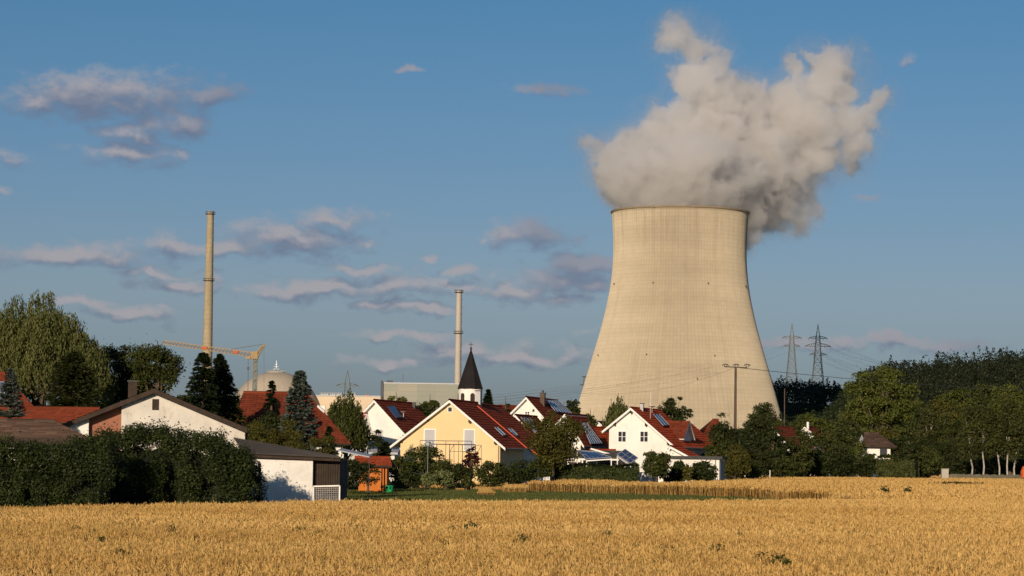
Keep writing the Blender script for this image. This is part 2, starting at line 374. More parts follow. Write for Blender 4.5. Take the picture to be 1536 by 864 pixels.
def wheat_patch(size, dens, ew, el, h=.80):
    n = int(size * size * dens); r = rng
    base = np.stack([(r.random(n) - .5) * size, (r.random(n) - .5) * size, np.zeros(n)], 1)
    H = h + r.normal(0, .055, n) + (r.random(n) < .02) * r.random(n) * .12
    az = r.random(n) * 2 * np.pi; lean = np.abs(r.normal(0, .10, n))
    topp = base + np.stack([np.cos(az) * lean, np.sin(az) * lean, H - el * .8], 1)
    bend = r.random(n) * 1.1; az2 = r.random(n) * 2 * np.pi
    ed = np.stack([np.cos(az2) * np.sin(bend), np.sin(az2) * np.sin(bend), np.cos(bend)], 1)
    L = el * (.75 + .5 * r.random(n))[:, None]; tip = topp + ed * L; mid = topp + ed * L * .42
    sd = np.cross(ed, np.stack([r.normal(size=n), r.normal(size=n), r.normal(size=n)], 1)); sd /= np.linalg.norm(sd, axis=1)[:, None]; sd2 = np.cross(ed, sd)
    w = ew / 2
    Vv = []; Ff = []; T = []; b = 0; tn = r.random(n)
    # ear: two crossed rhombi plus belly
    for s in (sd, sd2):
        q = np.stack([topp, mid + s * w, tip, mid - s * w], 1).reshape(-1, 3); Vv.append(q); Ff.append(np.arange(4 * n).reshape(-1, 4) + b); b += 4 * n; T.append(tn * .75 + .25)
    # stem
    sw = .0045 * (ew / .018); q = np.stack([base + sd * sw, base - sd * sw, topp - sd * sw, topp + sd * sw], 1).reshape(-1, 3)
    Vv.append(q); Ff.append(np.arange(4 * n).reshape(-1, 4) + b); b += 4 * n; T.append(tn * .5 + .1)
    # leaf blade hanging
    m = n // 2; k = r.choice(n, m, replace=False); p0 = base[k] * .45 + topp[k] * .55; a3 = r.random(m) * 6.28
    dr = np.stack([np.cos(a3), np.sin(a3), -.2 - r.random(m)], 1) * .14; s3 = np.stack([-np.sin(a3), np.cos(a3), 0 * a3], 1) * .006 * (ew / .018)
    q = np.stack([p0 + s3, p0 - s3, p0 + dr * .6 - s3 + [0, 0, .04], p0 + dr], 1).reshape(-1, 3)
    Vv.append(q); Ff.append(np.arange(4 * m).reshape(-1, 4) + b); b += 4 * m; T.append(r.random(m) * .4)
    return np.vstack(Vv), np.vstack(Ff), np.concatenate(T)
wm, t, b, out = newmat('wheat_mat'); at = t.add('ShaderNodeAttribute'); at.attribute_name = 'tint'
pos = t.add('ShaderNodeNewGeometry').outputs['Position']; oi = t.add('ShaderNodeObjectInfo')
c = t.ramp(at.outputs['Fac'], [(0, (.13, .075, .022)), (.35, (.36, .22, .07)), (.6, (.62, .40, .14)), (1, (.80, .55, .22))])
big = t.noise(t.vmath('MULTIPLY', pos, (.5, 1, 1)), .09, 4, .6); c = t.mix(t.maprange(big, .42, .66), c, t.mix(1., c, C4((.80, .74, .62)), 'MULTIPLY'))
c = t.mix(t.math('MULTIPLY', oi.outputs['Random'], .25), c, C4((.42, .30, .11)))
t.put(b.inputs['Base Color'], c); b.inputs['Roughness'].default_value = .7; b.inputs['Specular IOR Level'].default_value = .15
tr = t.add('ShaderNodeBsdfTranslucent'); t.put(tr.inputs[0], c); mx = t.add('ShaderNodeMixShader'); mx.inputs[0].default_value = .2
t.l.new(b.outputs[0], mx.inputs[1]); t.l.new(tr.outputs[0], mx.inputs[2]); t.l.new(mx.outputs[0], out.inputs[0])
def grid_pts(poly, step, ymin, ymax, jitter=.25):
    xs = [p[0] for p in poly]; ysx = [p[1] for p in poly]
    X, Y = np.meshgrid(np.arange(min(xs), max(xs), step), np.arange(max(ymin, min(ysx)), min(ymax, max(ysx)), step))
    p = np.stack([X.ravel(), Y.ravel()], 1); p += (rng.random(p.shape) - .5) * step * jitter
    p = p[tri_in(poly, p)]; k = p[:, 0] / p[:, 1]; p = p[np.abs(k) < .26]
    return np.column_stack([p, np.full(len(p), .01)])
def inset_ok(p): return p
def field(name, poly, ymin, ymax, size, dens, ew, el, label):
    v, f, tn = wheat_patch(size * 1.12, dens, ew, el); pts = grid_pts(poly, size, ymin, ymax)
    r90 = rng.integers(0, 4, len(pts)) * (np.pi / 2) + rng.normal(0, .06, len(pts)); s = 1 + rng.normal(0, .025, len(pts)); pxx = 768 + F * pts[:, 0] / pts[:, 1]; s = s * (np.clip((pxx - 680) / 150, .3, 1) if poly is far_poly else 1)
    lf = .03 * np.sin(pts[:, 0] * .21 + 1) * np.sin(pts[:, 1] * .17); s += lf
    scatter(name, v, f, wm, tn, pts, r90, s, label)
field('wheat', near_poly, 24, 60, 1.2, 230, .019, .090, 'ripe golden wheat close to the camera with drooping ears')
field('wheat', near_poly, 60, 400, 1.2, 190, .027, .10, 'ripe golden wheat in the back half of the near field')
v, f, tn = wheat_patch(1.6, 60, .06, .16, h=.30); pts = grid_pts(dry_poly, 1.4, 60, 500)
scatter('dry_grass', v, f, wm, tn, pts, rng.random(len(pts)) * 6.28, .8 + .5 * rng.random(len(pts)), 'narrow strip of low dry grass in front of the garden bushes')
field('wheat', far_poly, 60, 500, 2.2, 70, .06, .15, 'ripe golden wheat strip beyond the green meadow')
# meadow grass
n = 260; a = rng.random(n) * 6.28; bs = np.stack([(rng.random(n) - .5) * 1.6, (rng.random(n) - .5) * 1.6, np.zeros(n)], 1); hh = .05 + .13 * rng.random(n)
sd = np.stack([np.cos(a), np.sin(a), 0 * a], 1) * .02; tp = bs + np.stack([np.cos(a * 3) * .05, np.sin(a * 3) * .05, hh], 1)
gv = np.stack([bs - sd, bs + sd, tp + sd * .3, tp - sd * .3], 1).reshape(-1, 3); gf = np.arange(4 * n).reshape(-1, 4)
pts = grid_pts(lane, 1.5, 60, 400, .8)
scatter('grass', gv, gf, leaf_mat('grass_leaf', (.035, .055, .012), (.12, .13, .035), .2), rng.random(n), pts, rng.random(len(pts)) * 6.28, .8 + .5 * rng.random(len(pts)), 'short green meadow grass in the mown strip')
# ------------------------------------------------------------------ foliage
def unit(a): return a / (np.linalg.norm(a, axis=-1, keepdims=True) + 1e-9)
def leaves(pos, nrm, size, r, width=.5, droop=None, ax=None):
    """rhombic leaves: pos (N,3), nrm (N,3) facing, size (N,)"""
    N = len(pos)
    d = ax if ax is not None else unit(np.cross(nrm, r.normal(size=(N, 3))))
    s = unit(np.cross(nrm, d)); sz = size[:, None]
    a = pos - d * sz * .5; c = pos + d * sz * .5; b1 = pos + s * sz * width * .5 + nrm * sz * .08; b2 = pos - s * sz * width * .5 + nrm * sz * .08
    return np.stack([a, b1, c, b2], 1).reshape(-1, 3)
def crown_mesh(name, V, m, tint):
    n = len(V) // 4; return quick_mesh(name, V, np.arange(4 * n, dtype=np.int32).reshape(-1, 4), [MT[m]], tint)

def clumpy(r, c, rad, n_clump, leaf, cover=1.5, hollow=.45, crz=.26, lump=.2, flat=.7, cap=26000, nrm_out=.55, wid=.55, bottom=-1.):
    """leaf clumps over an ellipsoid; returns verts, tint, clump centres"""
    rad = np.array(rad, float); d = unit(r.normal(size=(n_clump * 3, 3))); d = d[d[:, 2] > bottom][:n_clump]; n_clump = len(d)
    ph = r.random(3) * 6.28
    lm = 1 + lump * (np.sin(d[:, 0] * 3.1 + ph[0]) * np.sin(d[:, 1] * 2.7 + ph[1]) + .6 * np.sin(d[:, 2] * 4.3 + ph[2]))
    f = (hollow + (1 - hollow) * r.random(n_clump) ** .45)
    cc = d * (f * lm * .86)[:, None] * rad
    rm = float(np.mean(rad)); cr = rm * crz * (.65 + .7 * r.random(n_clump))
    area = 4 * np.pi * (((rad[0] * rad[1]) ** 1.6 + (rad[0] * rad[2]) ** 1.6 + (rad[1] * rad[2]) ** 1.6) / 3) ** (1 / 1.6)
    N = int(min(cap, cover * area / (leaf * leaf * wid * .5)))
    w = cr ** 2; idx = r.choice(n_clump, N, p=w / w.sum())
    ld = unit(r.normal(size=(N, 3))); ld[:, 2] = np.where(r.random(N) < .6, np.abs(ld[:, 2]), ld[:, 2])
    rr = r.random(N) ** .4
    rr *= 1 + .25 * np.sin(ld[:, 0] * 5 + idx) * np.sin(ld[:, 1] * 5 + idx * 2)
    p = cc[idx] + ld * (rr * cr[idx])[:, None] * np.array([1, 1, flat])
    stray = r.random(N) < .05; p[stray] += r.normal(size=(stray.sum(), 3)) * cr[idx][stray, None] * .45
    nrm = unit(ld * nrm_out + np.array([0, 0, .35]) + r.normal(size=(N, 3)) * .55)
    V = leaves(p + np.array(c), nrm, leaf * (.6 + .8 * r.random(N)), r, wid)
    ct = r.random(n_clump); tn = np.clip(.55 * ct[idx] + .45 * r.random(N), 0, 1)
    return V, tn, cc + np.array(c)
def limbs(mb, r, base, c, cc, rt, n, spread=.55, ks=6, lo=.25):
    """tapered trunk with limbs towards some clumps"""
    base = Vector(base); c = Vector(c); H = c.z - base.z
    wob = [Vector((r.normal() * .03 * H, r.normal() * .03 * H, 0)) for _ in range(4)]
    top = c + Vector((0, 0, H * .25))
    pts = [base, base.lerp(top, .28) + wob[0], base.lerp(top, .52) + wob[1], base.lerp(top, .78) + wob[2], top]
    mb.tube(pts, [rt * 1.25, rt, rt * .75, rt * .45, rt * .12], ks)
    for k in r.choice(len(cc), min(n, len(cc)), replace=False):
        e = Vector(cc[k]); t0 = lo + (.75 - lo) * r.random(); s = base.lerp(top, t0)
        if e.z < s.z: s = base.lerp(top, lo * .9)
        m = s.lerp(e, .5) + Vector((0, 0, -.06 * (e - s).length)); q = rt * (.55 - .35 * t0)
        mb.tube([s, m, e], [q, q * .6, q * .15], 5)

TREES = {}
def plant(name, kind, px, py, w, D, label, cat='tree', group=None, leafm='leaf_mid', seed=None, base=None, gz=None, leaf=None, trunk=None, bark='bark', **kw):
    """px: centre column, py: top row, w: width in photograph pixels at distance D; base: row of the crown's lower edge"""
    s = S(D); top = P(px, py, D); gzv = hill_z(top.x, top.y) if gz is None else gz; H = top.z - gzv; Rr = w * s / 2
    X, Y = top.x, top.y; seed = int(px * 7 + py * 13 + D) if seed is None else seed; r = np.random.default_rng(seed)
    leaf = leaf or max(.07, D * .00092)
    zf = kw.pop('zb', .18); zb = gzv + H * zf if base is None else P(px, base, D).z
    zb = max(gzv + .0, zb); root = empty(name, (X, Y, gzv), label, cat, group)
    tb = MB(); dp = kw.pop('depth', 1.0)
    if kind in ('round', 'sparse', 'shrub'):
        cz = (zb + top.z) / 2; rz = (top.z - zb) / 2
        nc = kw.pop('clumps', 70 if kind == 'round' else (55 if kind == 'sparse' else 60))
        pr = dict(cover=1.7, hollow=.35, crz=.27) if kind != 'sparse' else dict(cover=.75, hollow=.15, crz=.2, lump=.3)
        if kind == 'shrub': pr = dict(cover=2.0, hollow=.5, crz=.3, flat=.85)
        pr.update(kw)
        V, tn, cc = clumpy(r, (X, Y, cz), (Rr, Rr * dp, rz), nc, leaf, **pr)
        tr = trunk or max(.06, H * .022)
        limbs(tb, r, (X, Y, gzv - .1), (X, Y, cz), cc, tr, 14 if kind != 'shrub' else 5)
    elif kind == 'birch':
        cz = (zb + top.z) / 2; rz = (top.z - zb) / 2
        pr = dict(cover=.8, hollow=.2, crz=.22, flat=1.1, lump=.25); pr.update(kw)
        V, tn, cc = clumpy(r, (X, Y, cz), (Rr, Rr, rz), pr.pop('clumps', 60), leaf, **pr)
        limbs(tb, r, (X, Y, gzv - .1), (X, Y, cz), cc, trunk or max(.09, H * .016), 5, lo=.5)
    elif kind == 'willow':
        cz = (zb + top.z) / 2; rz = (top.z - zb) / 2; ns = kw.pop('strands', 900); ln = kw.pop('length', .22) * H
        lobes = kw.pop('lobes', None) or [(0, 0, 1)]
        d = unit(r.normal(size=(ns, 3))); d[:, 2] = np.abs(d[:, 2]) * 1.0 - .35 * (r.random(ns) < .5); d = unit(d)
        lump = .95 + .22 * np.sin(d[:, 0] * 6 + 1) * np.sin(d[:, 1] * 5) + .1 * np.sin(d[:, 2] * 9 + d[:, 0] * 7)
        f = (.45 + .55 * r.random(ns) ** .5) * lump; st = d * f[:, None] * np.array([Rr, Rr * dp, rz]) + np.array([X, Y, cz]); tn0 = np.clip(.5 + .35 * np.sin(d[:, 0] * 9 + 2) * np.sin(d[:, 2] * 8 + 1) + .4 * (r.random(ns) - .5), 0, 1)
        per = kw.pop('per', 22); L = ln * (.4 + .8 * r.random(ns)); tt = np.tile(np.linspace(0, 1, per), ns); ii = np.repeat(np.arange(ns), per)
        out = unit(d * [1, 1, 0] + 1e-6); p = st[ii] + out[ii] * (np.sin(tt * 1.57) * .22 * L[ii])[:, None]; p[:, 2] -= (tt ** 1.4) * L[ii] * .95; p += r.normal(size=p.shape) * leaf * .55
        p[:, 2] = np.maximum(p[:, 2], gzv + .1)
        N = len(p); ax = unit(np.stack([r.normal(size=N) * .35, r.normal(size=N) * .35, -np.ones(N)], 1)); nr = unit(np.cross(ax, r.normal(size=(N, 3))))
        V = leaves(p, nr, leaf * (1.1 + .8 * r.random(N)), r, .32, ax=ax); tn = np.clip(.6 * tn0[ii] + .4 * r.random(N), 0, 1)
        limbs(tb, r, (X, Y, gzv - .1), (X, Y, cz), st[:60], trunk or H * .03, 16)
    elif kind == 'conifer':
        nb = kw.pop('branches', int(26 * 9)); per = kw.pop('per', 26); sharp = kw.pop('sharp', .85); up = kw.pop('up', -.25)
        z = r.random(nb) ** 1.15; z = np.floor(z * 20) / 20 + r.random(nb) * .035; az = r.random(nb) * 6.28
        bl = Rr * ((1 - z) ** sharp) * (.7 + .42 * r.random(nb)) * (1 + .1 * np.sin(az * 2 + seed)) + .02 * H * (1 - z) + .012 * H
        zz = zb + (top.z - zb) * z; ii = np.repeat(np.arange(nb), per); tt = r.random(nb * per) ** .6
        dx = np.stack([np.cos(az), np.sin(az), np.zeros(nb)], 1)[ii]; sdv = np.stack([-np.sin(az), np.cos(az), np.zeros(nb)], 1)[ii]
        q = np.stack([X + 0 * zz, Y + 0 * zz, zz], 1)[ii]; spread = (bl[ii] * .22 * (1.1 - tt))[:, None]
        p = q + dx * (bl[ii] * tt)[:, None] + sdv * spread * r.normal(size=(len(ii), 1)) * .8
        p[:, 2] += bl[ii] * (up * tt + .16 * tt ** 3) + r.normal(size=len(ii)) * .035 * Rr
        p[:, 2] = np.clip(p[:, 2], gzv + .05, top.z)
        N = len(p); ax = unit(dx + sdv * r.normal(size=(N, 1)) * .6 + [0, 0, -.15]); nr = unit(np.array([0, 0, 1.]) + r.normal(size=(N, 3)) * .5)
        V = leaves(p, nr, leaf * (1.2 + 1.1 * r.random(N)), r, .38, ax=ax); tn = np.clip(.35 * r.random(nb)[ii] + .3 * tt + .35 * r.random(N), 0, 1)
        tb.tube([(X, Y, gzv - .1), (X, Y, (zb + top.z) / 2), (X, Y, top.z - .02 * H)], [H * .018 + .04, H * .012 + .02, .02], 6)
    cr = link('crown', crown_mesh('crown', V, leafm, tn), root); cr['_'] = 1; del cr['_']
    tb.build('trunk' if kind != 'shrub' else 'stem', MT[bark], root, smooth=True)
    return root

def hedge_strip(name, pts, h, wdt, D, label, leafm='leaf_hedge', rough=.12, leaf=None, top_round=.25, group=None, cat='hedge', gz=0., dens=2.2, seed=5):
    """clipped hedge along ground points"""
    r = np.random.default_rng(seed + int(D)); leaf = leaf or max(.06, D * .0009); pts = [Vector(p) for p in pts]
    V = []; T = []
    for a, b in zip(pts[:-1], pts[1:]):
        L = (b - a).length; u = (b - a) / L; vv = Vector((u.y, -u.x, 0)); per = 2 * h + wdt; N = int(dens * L * per / (leaf * leaf * .26))
        s = r.random(N) * per; l = r.random(N) * L; hw = wdt / 2
        x = np.where(s < h, -hw, np.where(s < h + wdt, s - h - hw, hw)); z = np.where(s < h, s, np.where(s < h + wdt, h, per - s))
        z = z - top_round * h * .3 * (np.abs(x) / hw) ** 3 * (z > h * .8)
        bulge = np.sin(l * 1.7) * np.sin(z * 2.1 + 1) * rough + r.normal(size=N) * .35 * rough
        nx = np.where(s < h, -1., np.where(s < h + wdt, 0., 1.)); nz = np.where((s >= h) & (s < h + wdt), 1., 0.)
        p = np.outer(l, u) + np.outer(x + nx * bulge, vv) + np.outer(np.maximum(z + nz * bulge, .03), (0, 0, 1)) + np.array(a)
        n0 = np.outer(nx, vv) + np.outer(nz + .25, (0, 0, 1)); nr = unit(n0 + r.normal(size=(N, 3)) * .5)
        V.append(leaves(p, nr, leaf * (.7 + .8 * r.random(N)), r, .55)); T.append(np.clip(.5 + .25 * np.sin(l * 3) * np.sin(z * 4) + .4 * (r.random(N) - .5), 0, 1))
    root = empty(name, pts[0], label, cat, group)
    link('foliage', crown_mesh('foliage', np.vstack(V), leafm, np.concatenate(T)), root)
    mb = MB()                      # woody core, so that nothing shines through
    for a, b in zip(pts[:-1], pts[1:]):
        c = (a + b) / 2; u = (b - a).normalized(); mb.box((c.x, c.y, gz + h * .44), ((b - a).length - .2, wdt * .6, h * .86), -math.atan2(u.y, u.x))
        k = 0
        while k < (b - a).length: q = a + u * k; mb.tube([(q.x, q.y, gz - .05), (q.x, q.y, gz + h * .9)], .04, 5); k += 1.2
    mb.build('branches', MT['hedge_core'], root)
    return root
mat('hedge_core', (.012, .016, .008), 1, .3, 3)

# ------------------------------------------------------------------ houses
UP = Vector((0, 0, 1))
def slope(mb, e0, e1, r1, r0, pitch=.34, lift=.045, thick=.16, m=0, mu=1):
    """roof slope: e0-e1 eave (left to right seen from outside), r0-r1 ridge; courses overlap like tiles"""
    e0, e1, r1, r0 = map(Vector, (e0, e1, r1, r0)); L = ((r0 - e0).length + (r1 - e1).length) / 2; n = max(2, int(L / pitch))
    nm = (e1 - e0).cross(r0 - e0).normalized()
    W0 = (e1 - e0).length
    for i in range(n):
        a, b = i / n, (i + 1) / n
        p0 = e0.lerp(r0, a) + nm * lift; p1 = e1.lerp(r1, a) + nm * lift; q0 = e0.lerp(r0, b); q1 = e1.lerp(r1, b)
        v0, v1 = i * pitch + .01, (i + 1) * pitch - .01
        u0 = (p0 - e0).dot((e1 - e0).normalized()); u1 = (p1 - e0).dot((e1 - e0).normalized())
        mb.poly([p0, p1, q1, q0], [(u0, v0), (u1, v0), (u1, v1), (u0, v1)], m)
        o0 = e0.lerp(r0, a) - nm * .01; o1 = e1.lerp(r1, a) - nm * .01
        mb.poly([o0, o1, p1, p0], [(u0, v0), (u1, v0), (u1, v0), (u0, v0)], m)
    dn = -nm * thick; t_ = -nm * .012
    mb.mesh8([e0 + dn, e1 + dn, r1 + dn, r0 + dn, e0 + t_, e1 + t_, r1 + t_, r0 + t_], mu)

class House:
    """gabled house fitted to the photograph: apex and verge ends are pixels on the gable plane at distance D"""
    def __init__(s, name, label, apex, D, yaw, vl, vr, end_px, roof='tile_brown', wall='white_wall', ovl=.45, ovr=.45, ovf=.5, L=None, wl=None, wr=None, bot=0., verge='white_paint', cat='house', group=None, vw=.16, soffit='white_paint'):
        yw = R(yaw); s.v = Vector((math.sin(yw), math.cos(yw), 0)); s.u = Vector((math.cos(yw), -math.sin(yw), 0)); s.n = -s.v
        s.A = P(*apex, D); s.D = D; s.yaw = yw
        vlp = PL(*vl, s.A, s.n); vrp = PL(*vr, s.A, s.n)
        s.ul = (vlp - s.A).dot(s.u); s.ur = (vrp - s.A).dot(s.u); s.zl = vlp.z; s.zr = vrp.z; s.za = s.A.z
        if L is None:
            d = ray(end_px, apex[1] + 4); k = d.x / d.y; L = (k * s.A.y - s.A.x) / (s.v.x - k * s.v.y)
        s.L = L; s.ovf = ovf
        s.root = empty(name, (s.A.x, s.A.y, 0), label, cat, group)
        fr = s.A - Vector((0, 0, s.A.z)); fr = Vector((s.A.x, s.A.y, 0)); s.O = fr + s.v * ovf
        kl = (s.za - s.zl) / -s.ul; kr = (s.za - s.zr) / s.ur; s.kl, s.kr = kl, kr
        wl = s.ul + ovl if wl is None else wl; wr = s.ur - ovr if wr is None else wr; s.wl, s.wr = wl, wr
        dz = .17
        zwl = s.za + kl * wl - dz; zwr = s.za - kr * wr - dz; za = s.za - dz
        def pt(u, v, z): return s.O + s.u * u + s.v * v + UP * z
        s.pt = pt; L2 = L - 2 * ovf
        mb = MB(); f = [pt(wl, 0, bot - .1), pt(wr, 0, bot - .1), pt(wr, 0, zwr), pt(0, 0, za), pt(wl, 0, zwl)]
        bk = [pt(wl, L2, bot - .1), pt(wr, L2, bot - .1), pt(wr, L2, zwr), pt(0, L2, za), pt(wl, L2, zwl)]
        mb.poly(f); mb.poly(bk[::-1]); mb.poly([f[1], bk[1], bk[2], f[2]]); mb.poly([bk[0], f[0], f[4], bk[4]])
        mb.build('wall', MT[wall], s.root)
        mb = MB(); v0, v1 = -ovf, L2 + ovf
        el0, el1 = pt(s.ul, v1, s.zl), pt(s.ul, v0, s.zl); er0, er1 = pt(s.ur, v0, s.zr), pt(s.ur, v1, s.zr); a0, a1 = pt(0, v0, s.za), pt(0, v1, s.za)
        slope(mb, er0, er1, a1, a0); slope(mb, el0, el1, a0, a1)
        mb.tube([a0 + UP * .02, a1 + UP * .02], .11, 6)
        s.roof = mb.build('roof', [MT[roof], MT[soffit]], s.root)
        for (e, nm) in ((el1, 1), (er0, 2)):       # verge boards stand a little proud of the slab's front
            mb = MB(); a = a0 - s.v * .035; q = e - s.v * .035; dd = UP * -.005; w = UP * -vw * 1.35
            mb.mesh8([a + w, q + w, q + w + s.v * .03, a + w + s.v * .03, a + dd, q + dd, q + dd + s.v * .03, a + dd + s.v * .03]); mb.build('bargeboard', MT[verge], s.root)
        for e0, e1, sg in ((er0, er1, 1), (el0, el1, -1)):
            mb = MB(); o = s.u * sg * .07 - UP * .06; mb.tube([e0 + o, e1 + o], .065, 6); mb.build('gutter', MT['gutter'], s.root)
    def downpipe(s):
        mb = MB(); mb.tube([s.pt(s.wr - .12, -.08, -.05), s.pt(s.wr - .12, -.08, s.za - s.kr * s.wr - .25)], .045, 6); mb.build('downpipe', MT['gutter'], s.root)
    def front(s, px, py):
        p = PL(px, py, s.O, s.n); d = p - s.O; return d.dot(s.u), p.z
    def onroof(s, px, py, side=1, off=.0):
        k = s.kr if side > 0 else s.kl; nm = (s.u * k * side + UP).normalized(); p = PL(px, py, s.A + nm * (off), nm); return p, nm
    def window(s, x0, y0, x1, y1, kind='casement', name='window', label=None, m='white_paint', bars=(1, 1)):
        u0, z1 = s.front(x0, y0); u1, z0 = s.front(x1, y1); w, h = u1 - u0, z1 - z0; fw = min(.09, w * .14)
        pt = s.pt; mb = MB()
        def bx(a, b, c, d, f0, f1):
            mb.mesh8([pt(a, -f0, c), pt(b, -f0, c), pt(b, -f1, c), pt(a, -f1, c), pt(a, -f0, d), pt(b, -f0, d), pt(b, -f1, d), pt(a, -f1, d)])
        bx(u0, u0 + fw, z0, z1, .05, -.02); bx(u1 - fw, u1, z0, z1, .05, -.02); bx(u0 + fw, u1 - fw, z1 - fw, z1, .048, -.02); bx(u0 + fw, u1 - fw, z0, z0 + fw, .048, -.02)
        if kind == 'casement':
            for i in range(bars[0]): c = u0 + w * (i + 1) / (bars[0] + 1); bx(c - .03, c + .03, z0 + fw, z1 - fw, .042, -.02)
            for i in range(bars[1]): c = z0 + h * (i + 1) / (bars[1] + 1); bx(u0 + fw, u1 - fw, c - .02, c + .02, .038, -.02)
        f = mb.build(name, MT[m], s.root)
        if label: f['label'] = label
        mb = MB(); bx(u0 + fw, u1 - fw, z0 + fw, z1 - fw, .02, -.01); mb.build('pane' if kind == 'casement' else 'shutter', MT['glass' if kind == 'casement' else 'shutter'], f)
        if kind == 'shutter':
            mb = MB(); k = z0 + fw + .12
            while k < z1 - fw: bx(u0 + fw, u1 - fw, k, k + .015, .028, -.01); k += .16
            mb.build('slat', MT['grey_paint'], f)
        return f
    def panel(s, pix, name='solar_panel', m='solar', side=1, off=.12, th=.07, frame='white_paint', cols=4, label=None, rows=2):
        ps = []; nm = None
        for (x, y) in pix: p, nm = s.onroof(x, y, side, off); ps.append(p)
        return slab_panel(ps, nm, name, m, th, frame, cols, s.root, label, rows)
    def chimney(s, px, ytop, w, ybase, D=None, m='grey_paint', cap='dark_metal', side=1, pot=True):
        p, nm = s.onroof(px, ybase, side); p = P(px, ybase, D) if D else p; sc = p.y / F; tp = P(px, ytop, p.y); mb = MB(); ww = w * sc
        mb.box((p.x, p.y, (tp.z + p.z - .5) / 2), (ww, ww * 1.1, tp.z - p.z + .5), s.yaw); c = mb.build('chimney', MT[m], s.root)
        mb = MB(); mb.box((p.x, p.y, tp.z + .05), (ww * 1.25, ww * 1.35, .08), s.yaw)
        if pot: mb.tube([(p.x, p.y, tp.z), (p.x, p.y, tp.z + .35)], ww * .22, 8)
        mb.build('cap', MT[cap], c)
mat('panel_frame', (.42, .42, .42), .6, .05)
def slab_panel(ps, nm, name, m, th, frame, cols, root, label=None, rows=2):
    ps = [Vector(p) for p in ps]
    mb = MB(); mb.mesh8([p for p in ps] + [p + nm * th for p in ps]); o = mb.build(name, MT[m], root)
    if label: o['label'] = label
    if frame:
        mb = MB(); q = [p + nm * (th + .012) for p in ps]; w = .07
        for i in range(4): mb.bar(q[i], q[(i + 1) % 4], w * .7, .03)
        for i in range(1, cols): mb.bar(q[0].lerp(q[1], i / cols), q[3].lerp(q[2], i / cols), .018, .02)
        for i in range(1, rows): mb.bar(q[0].lerp(q[3], i / rows), q[1].lerp(q[2], i / rows), .012, .02)
        mb.build('frame', MT['panel_frame' if frame == 'white_paint' else frame], o)
    return o
def hip_or_plain(name, label, pts_px, D0, D1, roof, z_ground=0, cat='house', wall='white_wall', group=None, depth=7, inset=.5, bx=0.):
    """roof seen from its long side: pts_px = eave left, eave right, ridge right, ridge left (pixels); eave at D0, ridge at D1; the back slope mirrors the front"""
    e0, e1 = P(*pts_px[0], D0), P(*pts_px[1], D0); r1, r0 = P(*pts_px[2], D1), P(*pts_px[3], D1)
    ez = (e0.z + e1.z) / 2; rz = (r0.z + r1.z) / 2; e0.z = e1.z = ez; r0.z = r1.z = rz
    root = empty(name, ((e0.x + e1.x) / 2, (D0 + D1) / 2, 0), label, cat, group); mb = MB()
    dy = 2 * (D1 - D0); b0, b1 = Vector((e0.x + bx, e0.y + dy, ez)), Vector((e1.x + bx, e1.y + dy, ez))
    slope(mb, e0, e1, r1, r0); slope(mb, b1, b0, r0, r1)
    for a, b, r_ in ((e1, b1, r1), (b0, e0, r0)):
        if abs(r_.x - a.x) > 1.0:
            slope(mb, a, b, r_ + Vector((0, .02, 0)), r_ - Vector((0, .02, 0)))
    mb.tube([r0 + UP * .03, r1 + UP * .03], .12, 6)
    mb.build('roof', [MT[roof], MT['dark_wood']], root)
    mb = MB(); i = inset; x0, x1, y0, y1 = e0.x + i, e1.x - i, e0.y + i, b0.y - i
    zt = ez - .02
    hip = abs(r1.x - e1.x) > 1.0; hipl = abs(r0.x - e0.x) > 1.0
    mb.mesh8([(x0, y0, -.1), (x1, y0, -.1), (x1 + bx, y1, -.1), (x0 + bx, y1, -.1), (x0, y0, zt), (x1, y0, zt), (x1 + bx, y1, zt), (x0 + bx, y1, zt)])
    k = (rz - ez) / (D1 - D0)
    for x, h in ((x0 + .01, hipl), (x1 - .01, hip)):
        if not h:
            q = [Vector((x, y0, zt)), Vector((x, y1, zt)), Vector((x, (y0 + y1) / 2, rz - .2))]; mb.poly(q); mb.poly([p + Vector((-.02, 0, 0)) for p in q[::-1]])
    mb.build('wall', MT[wall], root)
    return root, (e0, e1, r1, r0)
# ------------------------------------------------------------------ cooling tower
TD = 1700.0
ax = P(1020.3, 318.5, TD).x; TC = (ax, TD, 0)
rows = [(318.5, 102.8), (330, 102.2), (350, 101.2), (370, 100.0), (384, 99.7), (405, 101), (430, 104.2), (460, 109.5), (488, 116), (530, 127.5), (572, 139.8), (611, 151), (650, 162), (672, 168)]
prof = [(r_ * S(TD), P(1018, y, TD).z) for y, r_ in rows]
zz = np.array([p[1] for p in prof])[::-1]; rr = np.array([p[0] for p in prof])[::-1]
fit = np.polyfit(zz, rr, 5); zs = np.linspace(zz[0], zz[-1], 60); fine = [(float(np.polyval(fit, z)), float(z)) for z in zs]
TOPZ = fine[-1][1]; TOPR = fine[-1][0]
tw = empty('cooling_tower', TC, 'huge pale concrete cooling tower with a narrow waist, rising behind the village', 'cooling tower')
tm, t, b, out = newmat('tower_concrete'); uv = t.add('ShaderNodeUVMap'); uv.uv_map = 'uv'; sx = t.add('ShaderNodeSeparateXYZ'); t.l.new(uv.outputs[0], sx.inputs[0])
U, Z = sx.outputs[0], sx.outputs[1]
fr = t.math('FRACT', t.math('MULTIPLY', U, 144.)); rib = t.math('GREATER_THAN', fr, .80)
zf = t.math('FRACT', t.math('DIVIDE', Z, 2.6)); lif = t.math('GREATER_THAN', zf, .82)
cb2 = t.add('ShaderNodeCombineXYZ'); t.put(cb2.inputs[0], t.math('MULTIPLY', U, 60.)); t.put(cb2.inputs[1], t.math('MULTIPLY', Z, .012)); st = t.noise(cb2.outputs[0], 1., 5, .65, '2D')
